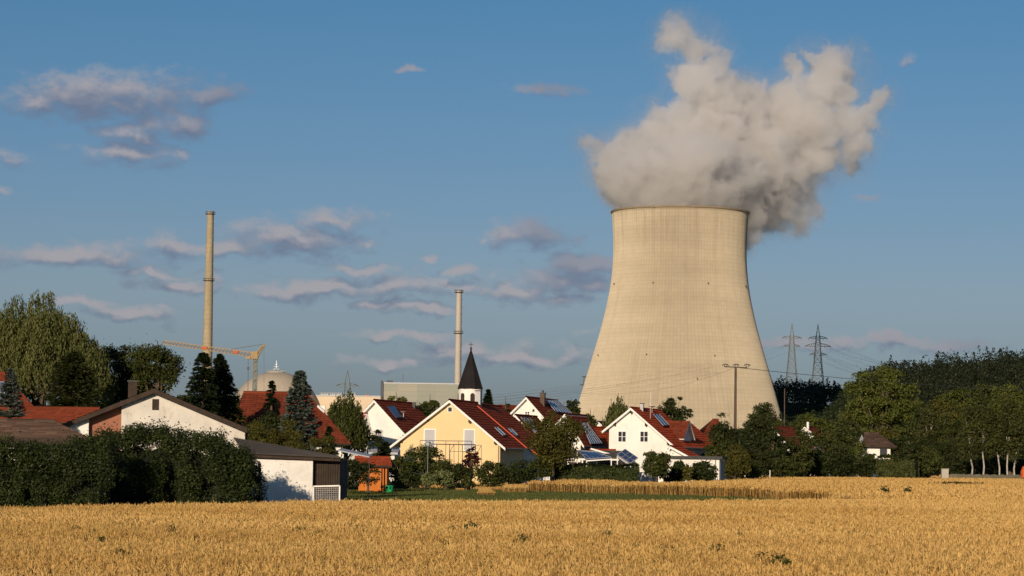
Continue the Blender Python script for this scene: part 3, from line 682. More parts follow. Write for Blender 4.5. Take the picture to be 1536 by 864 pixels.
cb3 = t.add('ShaderNodeCombineXYZ'); t.put(cb3.inputs[0], t.math('FLOOR', t.math('MULTIPLY', U, 144.))); t.put(cb3.inputs[1], t.math('FLOOR', t.math('DIVIDE', Z, 2.6))); wnn = t.add('ShaderNodeTexWhiteNoise', noise_dimensions='2D'); t.l.new(cb3.outputs[0], wnn.inputs['Vector'])
cb4 = t.add('ShaderNodeCombineXYZ'); t.put(cb4.inputs[0], t.math('MULTIPLY', U, 5.)); t.put(cb4.inputs[1], t.math('MULTIPLY', Z, .09)); bandn = t.noise(cb4.outputs[0], 1., 4, .6, '2D')
base = t.ramp(bandn, [(.3, (.43, .372, .275)), (.7, (.49, .425, .318))])
base = t.mix(t.math('MULTIPLY', wnn.outputs['Value'], .16), base, C4((.30, .26, .20)))
base = t.mix(t.math('MULTIPLY', rib, .17), base, C4((.20, .17, .13)))
base = t.mix(t.math('MULTIPLY', lif, .14), base, C4((.22, .19, .14)))
stain = t.math('MULTIPLY', t.maprange(Z, TOPZ - 42, TOPZ), t.maprange(st, .45, .62)); stain = t.math('MULTIPLY', stain, t.maprange(U, .5, .68, 1., .25)); base = t.mix(t.math('MULTIPLY', stain, .45), base, C4((.13, .105, .075)))
rimd = t.maprange(Z, TOPZ - 3.2, TOPZ - .6); base = t.mix(t.math('MULTIPLY', rimd, .45), base, C4((.16, .12, .07)))
low = t.math('MULTIPLY', t.maprange(st, .5, .7), .18); base = t.mix(low, base, C4((.27, .235, .18)))
t.put(b.inputs['Base Color'], base); b.inputs['Roughness'].default_value = .95; b.inputs['Specular IOR Level'].default_value = .05; b.inputs['Diffuse Roughness'].default_value = 1.
mb = MB(); mb.lathe(TC, fine, 288); mb.build('shell', tm, tw, smooth=True)
mb = MB(); mb.lathe(TC, [(r_ - 1.1, z) for r_, z in fine][::-1], 144); mb.build('inner_shell', MT['concrete'], tw, smooth=True)
mb = MB(); mb.lathe(TC, [(TOPR + .0, TOPZ - .9), (TOPR + .7, TOPZ - .8), (TOPR + .7, TOPZ + .25), (TOPR - 1.1, TOPZ + .25), (TOPR - 1.1, TOPZ - .5)], 144); mb.build('rim', mat('rim_concrete', (.24, .19, .13), .95, .15, .2), tw)
bz, br = fine[0][1], fine[0][0]; mb = MB()
for k in range(44):
    a0 = 2 * math.pi * k / 44
    for s_ in (-1, 1): a1 = a0 + s_ * math.pi / 44; mb.bar((TC[0] + (br + 1.5) * math.cos(a0), TD + (br + 1.5) * math.sin(a0), 0), (TC[0] + br * math.cos(a1), TD + br * math.sin(a1), bz + .5), .9)
mb.build('support_legs', MT['concrete'], tw)
for (x, y) in ((980, 424), (1062, 425), (922, 426), (970, 531.5), (1072, 533.5), (898, 533), (1046, 568), (982, 311), (1118, 429)):
    p = ray(x, y); ry = EYE + p * ((TD - 50) / p.y)
    # walk in until the shell is met
    for q in np.linspace(TD - 120, TD + 20, 600):
        w = EYE + p * (q / p.y); rad = math.hypot(w.x - TC[0], w.y - TD)
        if rad < float(np.polyval(fit, w.z)): break
    o = Vector((w.x - TC[0], w.y - TD, 0)).normalized(); mb = MB(); mb.box((w.x + o.x * .3, w.y + o.y * .3, w.z), (.8, .8, .9), 0); mb.tube([w + o * .2, w + o * 1.0 + UP * .2], .22, 6)
    mb.build('warning_lamp', MT['lamp_brown'], tw)
mb = MB()
for x, y in ((876.5, 565), (874, 577)): mb.box(tuple(P(x, y, TD)), (3, 1.5, .8))
mb.bar(P(876.5, 564, TD), P(874, 590, TD), .6); mb.build('ladder_landing', MT['dark_metal'], tw)

# ------------------------------------------------------------------ steam
BL = [(1020,318,96,0),(975,285,58,-25),(1040,275,66,-30),(1095,290,56,-10),(948,262,46,0),(1000,240,52,10),(1060,225,60,0),(1120,235,62,15),(1165,262,50,20),(1150,300,44,25),(1165,322,24,30),
 (918,262,26,10),(908,292,19,0),(905,235,13,15),(985,205,34,10),(1030,185,38,5),(1075,168,44,10),(1130,165,44,20),(1180,175,44,25),(1222,185,38,20),(1205,228,44,30),(1245,140,32,30),(1258,100,24,35),(1232,85,15,30),
 (1268,175,22,25),(1278,222,18,25),(1270,252,14,30),(1300,185,13,30),(1048,128,32,0),(1084,140,28,10),(1060,98,22,0),(1044,62,22,-5),(1018,55,20,-5),(1000,68,12,-5),(1076,82,14,0),(950,222,26,10),(1195,120,20,25),(1318,150,11,30),(890,215,9,20),(1190,298,26,30)]
def plume_balls():
    out = []
    for (x, y, r_, dy) in BL:
        D = TD + dy + (8 if (x > 1100 and y > 250) else 0); p = P(x, y, D); out.append((p, r_ * S(D) * 1.02 + 3.))
    out[0] = (Vector((TC[0], TD, TOPZ - 6)), TOPR * .98); return out
PB = plume_balls()
pm = bpy.data.materials.new('steam'); pm.use_nodes = True; t = NT(pm.node_tree); t.n.clear(); out = t.add('ShaderNodeOutputMaterial'); pv = t.add('ShaderNodeVolumePrincipled'); t.l.new(pv.outputs[0], out.inputs['Volume'])
pos = t.add('ShaderNodeNewGeometry').outputs['Position']
wn = t.noise(pos, .022, 3, .6, out='Color'); wp = t.vmath('MULTIPLY_ADD', t.vmath('SUBTRACT', wn, (.5, .5, .5)), (46, 46, 46), pos)
cur = None
for (c, r_) in PB:
    q = t.math('DIVIDE', t.vmath('DISTANCE', wp, tuple(c), out='Value'), r_)
    q = t.math('MULTIPLY', t.math('SUBTRACT', 1., q), (r_ ** .72) * (24 ** .28))        # depth below this puff's surface, in metres
    cur = q if cur is None else t.math('MAXIMUM', cur, q)
n1 = t.noise(wp, .038, 7, .68); 
f = t.math('ADD', cur, t.math('MULTIPLY', t.math('SUBTRACT', n1, .475), PL_AMP)); n2 = t.noise(pos, .11, 3, .6); f = t.math('ADD', f, t.math('MULTIPLY', t.math('SUBTRACT', n2, .5), 16.))
rel = t.vmath('SUBTRACT', pos, (TC[0], TD, TOPZ)); rs = t.add('ShaderNodeSeparateXYZ'); t.l.new(rel, rs.inputs[0])
rad_ = t.vmath('LENGTH', t.vmath('MULTIPLY', rel, (1, 1, 0)), out='Value')
lim_ = t.math('ADD', t.math('MULTIPLY_ADD', rs.outputs[2], .8, TOPR - 1.5), t.math('MULTIPLY', t.math('MULTIPLY', t.maprange(rs.outputs[0], 20., 45.), t.maprange(rs.outputs[1], -12., 8.)), 80.))
lim_ = t.math('MULTIPLY_ADD', t.math('SUBTRACT', n2, .5), 20., lim_)          # the steam leaves the mouth as a widening column
f = t.math('MINIMUM', f, t.math('MULTIPLY', t.math('SUBTRACT', lim_, rad_), 1.5))
dens = t.math('ADD', t.math('MULTIPLY', t.maprange(f, 0., PL_EDGE, 0., 1.), PL_DENS), t.math('MULTIPLY', t.maprange(f, -15., 3., 0., 1.), .010))
t.put(pv.inputs['Density'], dens); pv.inputs['Color'].default_value = (.978, .976, .981, 1); pv.inputs['Anisotropy'].default_value = .25; pm.cycles.volume_step_rate = .3
# hull: one closed surface around the puffs
mb_ = bpy.data.metaballs.new('steam_hull')
vs, fs = [], []
ico = None
import bmesh
bm = bmesh.new()
for (c, r_) in PB:
    bmesh.ops.create_icosphere(bm, subdivisions=3, radius=r_ + 13, matrix=Matrix.Translation(c))
bpy.data.metaballs.remove(mb_)
# cut away everything under the rim except inside the shell's mouth
me = bpy.data.meshes.new('steam_plume'); bm.to_mesh(me); bm.free()
pl = link('steam_plume', me); me.materials.append(pm)
md = pl.modifiers.new('remesh', 'REMESH'); md.mode = 'VOXEL'; md.voxel_size = 5.
dg = bpy.context.evaluated_depsgraph_get(); ev = pl.evaluated_get(dg); m2 = bpy.data.meshes.new_from_object(ev); pl.modifiers.clear(); pl.data = m2; m2.name = 'steam_plume'; m2.materials.clear(); m2.materials.append(pm)
c0 = Vector((TC[0], TD, 0))
co = np.empty(len(m2.vertices) * 3, np.float32); m2.vertices.foreach_get('co', co); co = co.reshape(-1, 3)
dx = co[:, 0] - TC[0]; dy = co[:, 1] - TD; rad = np.hypot(dx, dy); below = (co[:, 2] < TOPZ + .6)
inn = below & (rad < TOPR + 4.0) ; lim = TOPR - 2.5; k = np.where(inn & (rad > lim), lim / np.maximum(rad, 1e-3), 1.); co[:, 0] = TC[0] + dx * k; co[:, 1] = TD + dy * k; co[:, 2] = np.where(inn, np.maximum(co[:, 2], TOPZ - 22), co[:, 2])
# the puffs outside the shell that hang lower keep clear of it; under the rim on the near side nothing hangs
out_ = below & ~inn & ((dx < 30) | (dy < -6)); co[:, 2] = np.where(out_, TOPZ + .6, co[:, 2])
m2.vertices.foreach_set('co', co.ravel()); m2.update()
pl.location = (0, 0, 0); tag(pl, 'thick grey-white steam cloud billowing up and right from the cooling tower mouth', 'steam cloud', kind='thing')
m2.name = 'steam_plume'

# ------------------------------------------------------------------ power plant
def stack(name, px_top, ytop, wtop, ybot, wbot, D, label, rings, m, n=20, yoff=0):
    tp = P(px_top, ytop, D); X = tp.x; s = S(D); zb = P(px_top, ybot, D).z; k = (wbot - wtop) * s / 2 / (tp.z - zb); r0 = wtop * s / 2
    root = empty(name, (X, D, 0), label, 'chimney', None); mb = MB(); pr = [(r0 + k * (tp.z - z), z) for z in np.linspace(0, tp.z, 40)]
    mb.lathe((X, D, 0), pr, n); mb.lathe((X, D, 0), [(r0, tp.z), (r0 * .78, tp.z + .01), (r0 * .76, tp.z - 4)], n); mb.build('shaft', m, root, smooth=True)
    for y in rings:
        z = P(px_top, y, D).z; r_ = r0 + k * (tp.z - z); mb = MB(); mb.lathe((X, D, 0), [(r_, z - .5), (r_ + 1.1, z - .4), (r_ + 1.1, z - .1), (r_, z)], n)
        for q in range(12): a = q * math.pi / 6; mb.bar((X + (r_ + 1.05) * math.cos(a), D + (r_ + 1.05) * math.sin(a), z - .1), (X + (r_ + 1.05) * math.cos(a), D + (r_ + 1.05) * math.sin(a), z + 1.1), .12)
        mb.lathe((X, D, 0), [(r_ + 1.0, z + 1.0), (r_ + 1.12, z + 1.15), (r_ + 1.0, z + 1.2)], n); mb.build('gallery', MT['dark_metal'], root)
    mb = MB(); z = 3
    a = R(-20)
    while z < tp.z: r_ = r0 + k * (tp.z - z) + .3; mb.box((X + r_ * math.cos(a), D + r_ * math.sin(a), z), (.45, .45, .7)); z += 4.4
    mb.bar((X + (r0 + k * tp.z + .35) * math.cos(a), D + (r0 + k * tp.z + .35) * math.sin(a), 0), (X + (r0 + .35) * math.cos(a), D + (r0 + .35) * math.sin(a), tp.z), .18)
    mb.build('ladder', MT['dark_metal'], root); return root
cm, t, b, out = newmat('stack_concrete'); co = t.add('ShaderNodeTexCoord').outputs['Object']; nn = t.noise(t.vmath('MULTIPLY', co, (1, 1, .35)), .35, 5, .7)
sx = t.add('ShaderNodeSeparateXYZ'); t.l.new(co, sx.inputs[0]); lv = t.math('GREATER_THAN', t.math('FRACT', t.math('DIVIDE', sx.outputs[2], 3.)), .8)
c = t.ramp(nn, [(.3, (.27, .225, .15)), (.7, (.38, .32, .21))]); c = t.mix(t.math('MULTIPLY', lv, .25), c, C4((.2, .17, .12))); t.put(b.inputs['Base Color'], c); b.inputs['Roughness'].default_value = .95
stack('factory_chimney', 315.5, 317, 9.6, 545, 15.2, 1600, 'tall tapering brownish concrete chimney on the left with two galleries', (320.5, 420.5), cm)
stack('factory_chimney', 688.5, 434.5, 8, 575, 9.6, 1500, 'smooth pale grey chimney beside the church spire', (438, 499.5), mat('pale_stack', (.42, .38, .33), .8, .06, .1))
# reactor dome
D = 1500; c = P(413, 626, D); rd = 68.5 * S(D); root = empty('reactor_dome', (c.x, D, 0), 'low pale reactor dome with a thin mast on top, behind the red roofs', 'dome building')
pr = [(rd, 0), (rd, c.z)] + [(rd * math.cos(a), c.z + rd * math.sin(a)) for a in np.linspace(.02, 1.55, 26)]
dm, t, b, out = newmat('dome_concrete'); co = t.add('ShaderNodeTexCoord').outputs['Object']; uv = t.add('ShaderNodeUVMap'); uv.uv_map = 'uv'; sx = t.add('ShaderNodeSeparateXYZ'); t.l.new(uv.outputs[0], sx.inputs[0])
c_ = t.mix(t.noise(co, .08, 5, .65), C4((.33, .28, .215)), C4((.44, .38, .30))); seam = t.math('GREATER_THAN', t.math('FRACT', t.math('MULTIPLY', sx.outputs[0], 36.)), .93); c_ = t.mix(t.math('MULTIPLY', seam, .3), c_, C4((.22, .19, .15)))
t.put(b.inputs['Base Color'], c_); b.inputs['Roughness'].default_value = .9
mb = MB(); mb.lathe((c.x, D, 0), pr, 72); mb.build('dome', dm, root, smooth=True)
mb = MB(); z = c.z + rd - .6; mb.lathe((c.x, D, 0), [(5.4, z - 1), (5.4, z + .5), (.1, z + .5)], 24)
for q in range(14): a = q * math.pi / 7; mb.bar((c.x + 5.2 * math.cos(a), D + 5.2 * math.sin(a), z + .5), (c.x + 5.2 * math.cos(a), D + 5.2 * math.sin(a), z + 1.6), .12)
mb.lathe((c.x, D, 0), [(5.15, z + 1.5), (5.3, z + 1.65)], 24); mb.build('platform', MT['concrete'], root)
mb = MB(); zt = P(413, 541, D).z; mb.bar((c.x, D, z), (c.x, D, zt), .3)
for k, w in ((.3, 1.8), (.5, 1.3), (.7, .8)): mb.bar((c.x - w, D, z + (zt - z) * k), (c.x + w, D, z + (zt - z) * k), .18)
mb.tube([(c.x, D, z), (c.x, D, z + 2.4)], .4, 8); mb.build('mast', MT['steel'], root)
# panelled halls
def hall(name, label, x0, x1, yt0, D, dep, m, extra=None, cat='industrial hall'):
    a, b_ = P(x0, yt0, D), P(x1, yt0, D); zt = a.z; root = empty(name, ((a.x + b_.x) / 2, D, 0), label, cat)
    mb = MB(); mb.mesh8([(a.x, D, -.1), (b_.x, D, -.1), (b_.x, D + dep, -.1), (a.x, D + dep, -.1), (a.x, D, zt), (b_.x, D, zt), (b_.x, D + dep, zt), (a.x, D + dep, zt)]); mb.build('wall', m, root)
    mb = MB(); mb.mesh8([(a.x - .3, D - .3, zt + .01), (b_.x + .3, D - .3, zt + .01), (b_.x + .3, D + dep, zt + .01), (a.x - .3, D + dep, zt + .01), (a.x - .3, D - .3, zt + .7), (b_.x + .3, D - .3, zt + .7), (b_.x + .3, D + dep, zt + .7), (a.x - .3, D + dep, zt + .7)]); mb.build('parapet', MT['grey_paint'], root)
    return root, a, b_, zt
pmn, t, b, out = newmat('hall_panels'); co = t.add('ShaderNodeTexCoord').outputs['Object']; sx = t.add('ShaderNodeSeparateXYZ'); t.l.new(co, sx.inputs[0])
cbx = t.add('ShaderNodeCombineXYZ'); t.put(cbx.inputs[0], t.math('FLOOR', t.math('DIVIDE', sx.outputs[0], 9.5))); t.put(cbx.inputs[1], t.math('FLOOR', t.math('DIVIDE', sx.outputs[2], 9.))); wnn = t.add('ShaderNodeTexWhiteNoise', noise_dimensions='2D'); t.l.new(cbx.outputs[0], wnn.inputs['Vector'])
c_ = t.ramp(wnn.outputs['Value'], [(0, (.225, .24, .20)), (.75, (.25, .26, .215)), (.9, (.30, .28, .22))]); seam = t.math('GREATER_THAN', t.math('FRACT', t.math('DIVIDE', sx.outputs[2], 2.4)), .9); c_ = t.mix(t.math('MULTIPLY', seam, .3), c_, C4((.13, .14, .13))); c_ = t.mix(t.math('MULTIPLY', t.noise(co, .15, 4), .25), c_, C4((.16, .17, .15)))
t.put(b.inputs['Base Color'], c_); b.inputs['Roughness'].default_value = .6
root, a, b_, zt = hall('reactor_building', 'long grey-green panelled reactor building left of the pale chimney', 575, 700, 575.5, 1300, 45, pmn)
mb = MB(); mb.bar((a.x - .7, 1299, 0), (a.x - .7, 1299, zt + 1.5), 1.1); mb.bar((a.x + 10, 1300, zt), (a.x + 10, 1300, zt + 5), .2); mb.box((a.x + 3, 1305, zt + 1.2), (3, 3, 1.2)); mb.build('downpipe', MT['dark_metal'], root)
root, a, b_, zt = hall('turbine_hall', 'low beige industrial hall between the reactor dome and the grey building', 466, 572, 594, 1500, 50, MT['beige_wall'])
for x0, x1 in ((481, 492), (495, 503), (504, 512), (526, 534)):
    p, q = P(x0, 590.5, 1501), P(x1, 590.5, 1501); mb = MB(); mb.box(((p.x + q.x) / 2, 1503, (zt + p.z) / 2 + .3), (q.x - p.x, 3, p.z - zt)); mb.build('roof_unit', MT['grey_paint'], root)
mb = MB()
for x in np.arange(480, 534, 4): p = P(x, 590, 1500); mb.bar((p.x, 1500.5, zt), (p.x, 1500.5, p.z + .4), .2)
p = P(480, 590, 1500); q = P(534, 590.3, 1500); mb.bar((p.x, 1500.5, p.z + .3), (q.x, 1500.5, q.z + .3), .15); mb.build('roof_railing', MT['grey_paint'], root)
for x in (547, 549.5, 552): p = P(x, 592, 1498); mb = MB(); mb.tube([(p.x, 1504, zt), (p.x, 1504, p.z)], .8, 8); mb.build('vent_pipe', MT['orange_trim'], root)

# ------------------------------------------------------------------ pylons and wires
def pylon(px, ytop, ybase, wbase, wtop, arms, D, label, spike=.22):
    tp = P(px, ytop, D); X = tp.x; s = S(D); zb = P(px, ybase, D).z; root = empty('electricity_pylon', (X, D, hill_z(X, D)), label, 'pylon', None); gz_ = hill_z(X, D)
    zsh = tp.z - (tp.z - zb) * spike; wb, wt = wbase * s / 2, wtop * s / 2; mb = MB(); th = .20 * D / 1450
    def wdt(z): f_ = (z - zb) / (zsh - zb); return wb + (wt - wb) * (f_ ** .8 if f_ > 0 else f_)
    lv = list(np.linspace(gz_ - .5, zsh, 12))
    for i in range(len(lv) - 1):
        z0, z1 = lv[i], lv[i + 1]; a, c = wdt(z0), wdt(z1)
        q0 = [Vector((X + sx_ * a, D + sy * a, z0)) for sx_, sy in ((-1, -1), (1, -1), (1, 1), (-1, 1))]; q1 = [Vector((X + sx_ * c, D + sy * c, z1)) for sx_, sy in ((-1, -1), (1, -1), (1, 1), (-1, 1))]
        for k in range(4):
            mb.bar(q0[k], q1[k], th * 1.3); k2 = (k + 1) % 4; mb.bar(q1[k], q1[k2], th * .8); mb.bar(q0[k], q1[k2], th * .7); mb.bar(q0[k2], q1[k], th * .7)
    for k in ((-1, -1), (1, -1), (1, 1), (-1, 1)): mb.bar((X + k[0] * wt, D + k[1] * wt, zsh), (X, D, tp.z), th)
    for f_ in (.3, .6): w_ = wt * (1 - f_); mb.bar((X - w_, D - w_, zsh + (tp.z - zsh) * f_), (X + w_, D - w_, zsh + (tp.z - zsh) * f_), th * .7)
    mb.build('lattice_mast', MT['galvanised'], root); ends = []
    for (y, hl) in arms:
        z = P(px, y, D).z; h = hl * s; w = wdt(min(z, zsh)); rise = h * .22
        for sg in (-1, 1):
            mb = MB(); th = .34 * D / 1450; tip = Vector((X + sg * h, D, z))
            for dy in (-w, w): mb.bar((X + sg * w, D + dy, z), tip, th * .8); mb.bar((X + sg * w, D + dy, z + rise), Vector((X + sg * h * .6, D, z + rise * .72)), th * .8); mb.bar(Vector((X + sg * h * .6, D, z + rise * .72)), tip, th * .8)
            for f_ in (.25, .45, .65, .85): xx = X + sg * h * f_; mb.bar((xx, D, z), (xx + sg * h * .08, D, z + rise * min(1, (1.12 - f_) * 1.6)), th * .5)
            mb.bar(tip, tip - UP * 1.6, .25); ends.append(tip - UP * 1.6)
            mid = Vector((X + sg * h * .55, D, z)); mb.bar(mid, mid - UP * 1.6, .25); ends.append(mid - UP * 1.6)
            mb.build('crossarm', MT['galvanised'], root)
    return ends
eA = pylon(1188, 485.5, 568, 16, 5., ((507, 14.5), (519.5, 12.5)), 2320, 'left one of the two tall lattice pylons right of the cooling tower, with two crossarms')
eB = pylon(1227, 486, 568, 16, 5., ((507.5, 14), (519.5, 19.5), (532, 13)), 2320, 'right one of the two tall lattice pylons right of the cooling tower, with three crossarms')
eC = pylon(521.5, 554.5, 600, 9, 7.0, ((579, 17.5),), 1350, 'small distant lattice pylon with one wide crossarm between the dome and the grey building', .42)
def wire(a, b_, sag, label, th=.05, group='power lines'):
    a, b_ = Vector(a), Vector(b_); pts = [a.lerp(b_, i / 24) - UP * sag * 4 * (i / 24) * (1 - i / 24) for i in range(25)]; mb = MB(); mb.tube(pts, th, 4, cap=False)
    return tag(mb.build('power_line', MT['wire']), label, 'power line', group)
for i, e in enumerate(eA):
    wire(e, P(700 + 6 * i, 597 + 4 * (i % 4), 900) , 6, 'thin power line from the left tall pylon passing in front of the cooling tower', .024)
for i, e in enumerate(eB):
    wire(e, P(1700, 585 + 7 * (i // 2), 1000), 10, 'thin power line running right from the right-hand tall pylon above the hill', .045)
wire(P(1103, 551, 300), P(1560, 586, 420), .4, 'nearest thin cable crossing in front of the wooded hill to the right', .03)
wire(P(1103, 551, 300), P(860, 589, 300), 1.2, 'thin cable from the lamp mast leading left past the red roof', .011)
# mast with three lamps
root = empty('light_mast', (P(1103, 551, 300).x, 300, 0), 'brown steel mast with a crossbar carrying three flat lamps, before the cooling tower', 'lamp mast')
p = P(1103.5, 551, 300); mb = MB(); mb.tube([(p.x, 300, -.1), (p.x, 300, p.z)], [.21, .13], 10); mb.build('pole', MT['lamp_brown'], root)
a, b_ = P(1086.5, 550, 300), P(1121, 551.5, 300); mb = MB(); mb.bar(a, b_, .13); mb.build('crossbar', MT['lamp_brown'], root)
for x in (1088, 1104, 1120.5):
    q = P(x, 547, 300); mb = MB(); mb.bar((q.x - .1, 300, p.z), (q.x - .1, 300, q.z), .09); mb.bar((q.x + .16, 300, p.z), (q.x + .16, 300, q.z), .07)
    prof_ = [(-.36, -.10), (-.22, .02), (0, .07), (.24, .02), (.38, -.12)]
    for i in range(4): mb.bar((q.x + prof_[i][0], 300, q.z + prof_[i][1]), (q.x + prof_[i + 1][0], 300, q.z + prof_[i + 1][1]), .35, .09)
    mb.build('lamp_head', MT['dark_metal'], root)
p = P(1177, 583, 520); mb = MB(); mb.tube([(p.x, 520, -.1), (p.x, 520, p.z)], [.13, .10], 8); tag(mb.build('utility_pole', MT['lamp_brown']), 'slim grey pole standing in the trees right of the cooling tower', 'pole')

# ------------------------------------------------------------------ church
D = 400; s = S(D); p = P(705.5, 581, D); root = empty('church_tower', (p.x, D, 0), 'slim white church tower with a pointed black spire and a cross', 'church tower'); r_ = 18 * s; zt = P(705, 582, D).z
mb = MB(); mb.lathe((p.x, D, 0), [(r_, -.1), (r_, zt)], 24); mb.build('wall', MT['white_wall'], root, smooth=True)
za = P(706, 522, D).z; k = 8; mb = MB(); pts = []
for i in range(k): a = 2 * math.pi * (i + .5) / k - math.pi / 2; pts.append(Vector((p.x + 20.6 * s * math.cos(a), D + 20.6 * s * math.sin(a), zt - .15)))
apx = Vector((p.x + .02, D, za))
for i in range(k): mb.poly([pts[i], pts[(i + 1) % k], apx])
mb.poly(pts[::-1]); mb.build('spire', MT['slate'], root)
mb = MB(); zc = P(706, 513.5, D).z; mb.bar(apx - UP * .3, (p.x, D, zc), .13); mb.bar((p.x - .38, D, za + (zc - za) * .62), (p.x + .38, D, za + (zc - za) * .62), .12); mb.tube([apx - UP * .3, apx + UP * .12], .16, 8); mb.build('cross', MT['dark_metal'], root)
for a in (-128, -78, -30, -175):
    an = R(a); o = Vector((math.cos(an), math.sin(an), 0)); tt = Vector((-o.y, o.x, 0)); zc = P(706, 606, D).z; ztw = P(706, 590, D).z; w = .34; base_ = Vector((p.x, D, 0)) + o * (r_ + .01)
    arc = [(-w, zc), (w, zc)] + [(w * math.cos(q), ztw - w + w * math.sin(q)) for q in np.linspace(0, math.pi, 9)]
    mb = MB(); f_ = [base_ + tt * x + UP * z for x, z in arc]; bk = [q - o * .25 for q in f_]; fo = [q + o * .03 for q in f_]; mb.poly(fo)
    for i in range(len(fo)): j = (i + 1) % len(fo); mb.poly([bk[i], bk[j], fo[j], fo[i]])
    mb.build('window', MT['dark_wood'], root)

# ------------------------------------------------------------------ crane
D = 550; s = S(D); m0 = P(383, 534, D); root = empty('tower_crane', (m0.x, D, 0), 'yellow tower crane with a long lattice jib above the red roofs', 'crane')
mb = MB(); w = .42
for sx_, sy in ((-1, -1), (1, -1), (1, 1), (-1, 1)): mb.bar((m0.x + sx_ * w, D + sy * w, 0), (m0.x + sx_ * w, D + sy * w, m0.z), .16)
z = 0
while z < m0.z - 1:
    for sy in (-w, w): mb.bar((m0.x - w, D + sy, z), (m0.x + w, D + sy, z + 1), .1); mb.bar((m0.x + w, D + sy, z + 1), (m0.x - w, D + sy, z + 2), .1)
    z += 2
mb.box((m0.x, D, m0.z / 2), (.5, .5, m0.z)); mb.build('mast', MT['galvanised'], root)
def truss(a, b_, h, name, taper=1.):
    mb = MB(); a, b_ = Vector(a), Vector(b_); n = 26; d = (b_ - a)
    for i in range(n):
        p0, p1 = a + d * (i / n), a + d * ((i + 1) / n); h0, h1 = h * (1 - (1 - taper) * i / n), h * (1 - (1 - taper) * (i + 1) / n)
        for y in (-.45, .45): o = Vector((0, y, 0)); mb.bar(p0 + o, p1 + o, .12); mb.bar(p0 + o, (p0 + p1) / 2 + UP * h0, .07); mb.bar((p0 + p1) / 2 + UP * h0, p1 + o, .09)
        mb.bar((p0 - d / n / 2) + UP * h0 if i else p0 + UP * h0 * .8, (p0 + p1) / 2 + UP * h0, .17)
    return mb.build(name, MT['crane_yellow'], root)
truss(P(382, 536, D), P(243, 515.5, D), .95, 'jib', .75)
mb = MB(); a = P(380, 535, D); b_ = P(396, 516, D)
for y in (-.4, .4): o = Vector((0, y, 0)); mb.bar(a + o, b_ + o * .2, .3); mb.bar(P(386, 536, D) + o, P(397, 517, D) + o * .2, .25)
for f_ in (.2, .4, .6, .8): mb.bar(a.lerp(b_, f_) + Vector((0, -.3, 0)), P(386, 536, D).lerp(P(397, 517, D), f_ - .1), .15)
mb.box(tuple(P(382, 533, D)), (1.4, 1.2, 1.6)); mb.build('apex_frame', MT['crane_yellow'], root)
mb = MB(); mb.bar(P(396, 516, D), P(340, 525, D), .10); mb.bar(P(396, 516, D), P(396, 600, D), .06); mb.build('tie_rope', MT['dark_metal'], root)
mb = MB(); mb.box(tuple(P(372.5, 537, D)), (1.0, 1.0, .5)); mb.build('trolley', MT['crane_yellow'], root)
for x_, y0, y1 in ((354, 527, 529.5), (307, 521, 523)): mb = MB(); mb.box(tuple(P(x_, (y0 + y1) / 2, D)), (1.1, 1.05, .5)); mb.build('sign_plate', MT['orange_trim'], root)
mb = MB(); mb.bar(P(372, 538, D), P(372, 551, D), .05); mb.bar(P(373, 538, D), P(373, 551, D), .05); mb.box(tuple(P(372.5, 552.5, D)), (.5, .3, .6)); mb.bar(P(372.3, 554, D), P(371.8, 590, D), .12); mb.build('hook_block', MT['dark_metal'], root)
# ------------------------------------------------------------------ houses in the middle
hy = House('house', 'yellow house with two shuttered balcony doors and a brown tiled roof', (674, 600), 215, 12, (585, 669), (758, 672), 716, roof='tile_brown', wall='yellow_wall', ovl=.78, ovr=.55)
hy.window(636, 643, 653.5, 674, 'shutter', 'balcony_door'); hy.window(695.5, 643.5, 712.5, 677.5, 'shutter', 'balcony_door'); hy.window(671.5, 610, 679, 618.5, 'casement', 'window', bars=(0, 0))
hy.panel([(741, 642), (745, 641.5), (757.5, 653), (753.5, 654)], 'skylight', 'glass', cols=1, rows=1, off=.06, frame='grey_paint')
for x, y in ((642, 629), (705.5, 632), (744, 664), (602.5, 661)):
    u, z = hy.front(x, y); mb = MB(); mb.box(tuple(hy.pt(u, -.2, z)), (.18, .4, .22), hy.yaw * 0 + R(12)); mb.build('purlin_end', MT['dark_wood'], hy.root)
# balcony rail and drying frame
def rail(name, segs, lab, cat, D, m='dark_metal', w=.04):
    mb = MB(); 
    for a, b_ in segs: mb.bar(P(*a, D), P(*b_, D), w)
    o = mb.build(name, MT[m]); return tag(o, lab, cat)
mb = MB()
u0, z1 = hy.front(635, 661); u1, _ = hy.front(712, 661); _, z0 = hy.front(670, 677)
for u in np.linspace(u0, u1, 5): mb.bar(hy.pt(u, -1.1, z0 - 2.2), hy.pt(u, -1.1, z1), .045)
mb.bar(hy.pt(u0, -1.1, z1), hy.pt(u1, -1.1, z1), .06); mb.build('balcony_rail', MT['dark_metal'], hy.root)
D = 207; rail('climbing_frame', [((675, 676), (675, 700)), ((681, 667), (681, 700)), ((722, 668), (722, 700)), ((675, 676.5), (681, 667)), ((681, 667), (722, 668)), ((675, 677), (717, 677.5)), ((717, 677.5), (722, 668)), ((717, 677.5), (717, 700))], 'thin metal frame standing before the yellow wall', 'metal frame', D)
h2 = House('house', 'second brown roofed house attached behind the yellow one, with an orange verge', (715, 606), 229, 12, (640, 668), (818, 691), 752, roof='tile_brown', ovl=.4, ovr=.45, verge='orange_trim', ovf=.3)
h2.panel([(762, 644), (766, 643.5), (776, 653.5), (772, 655)], 'skylight', 'glass', cols=1, rows=1, off=.06, frame='grey_paint')
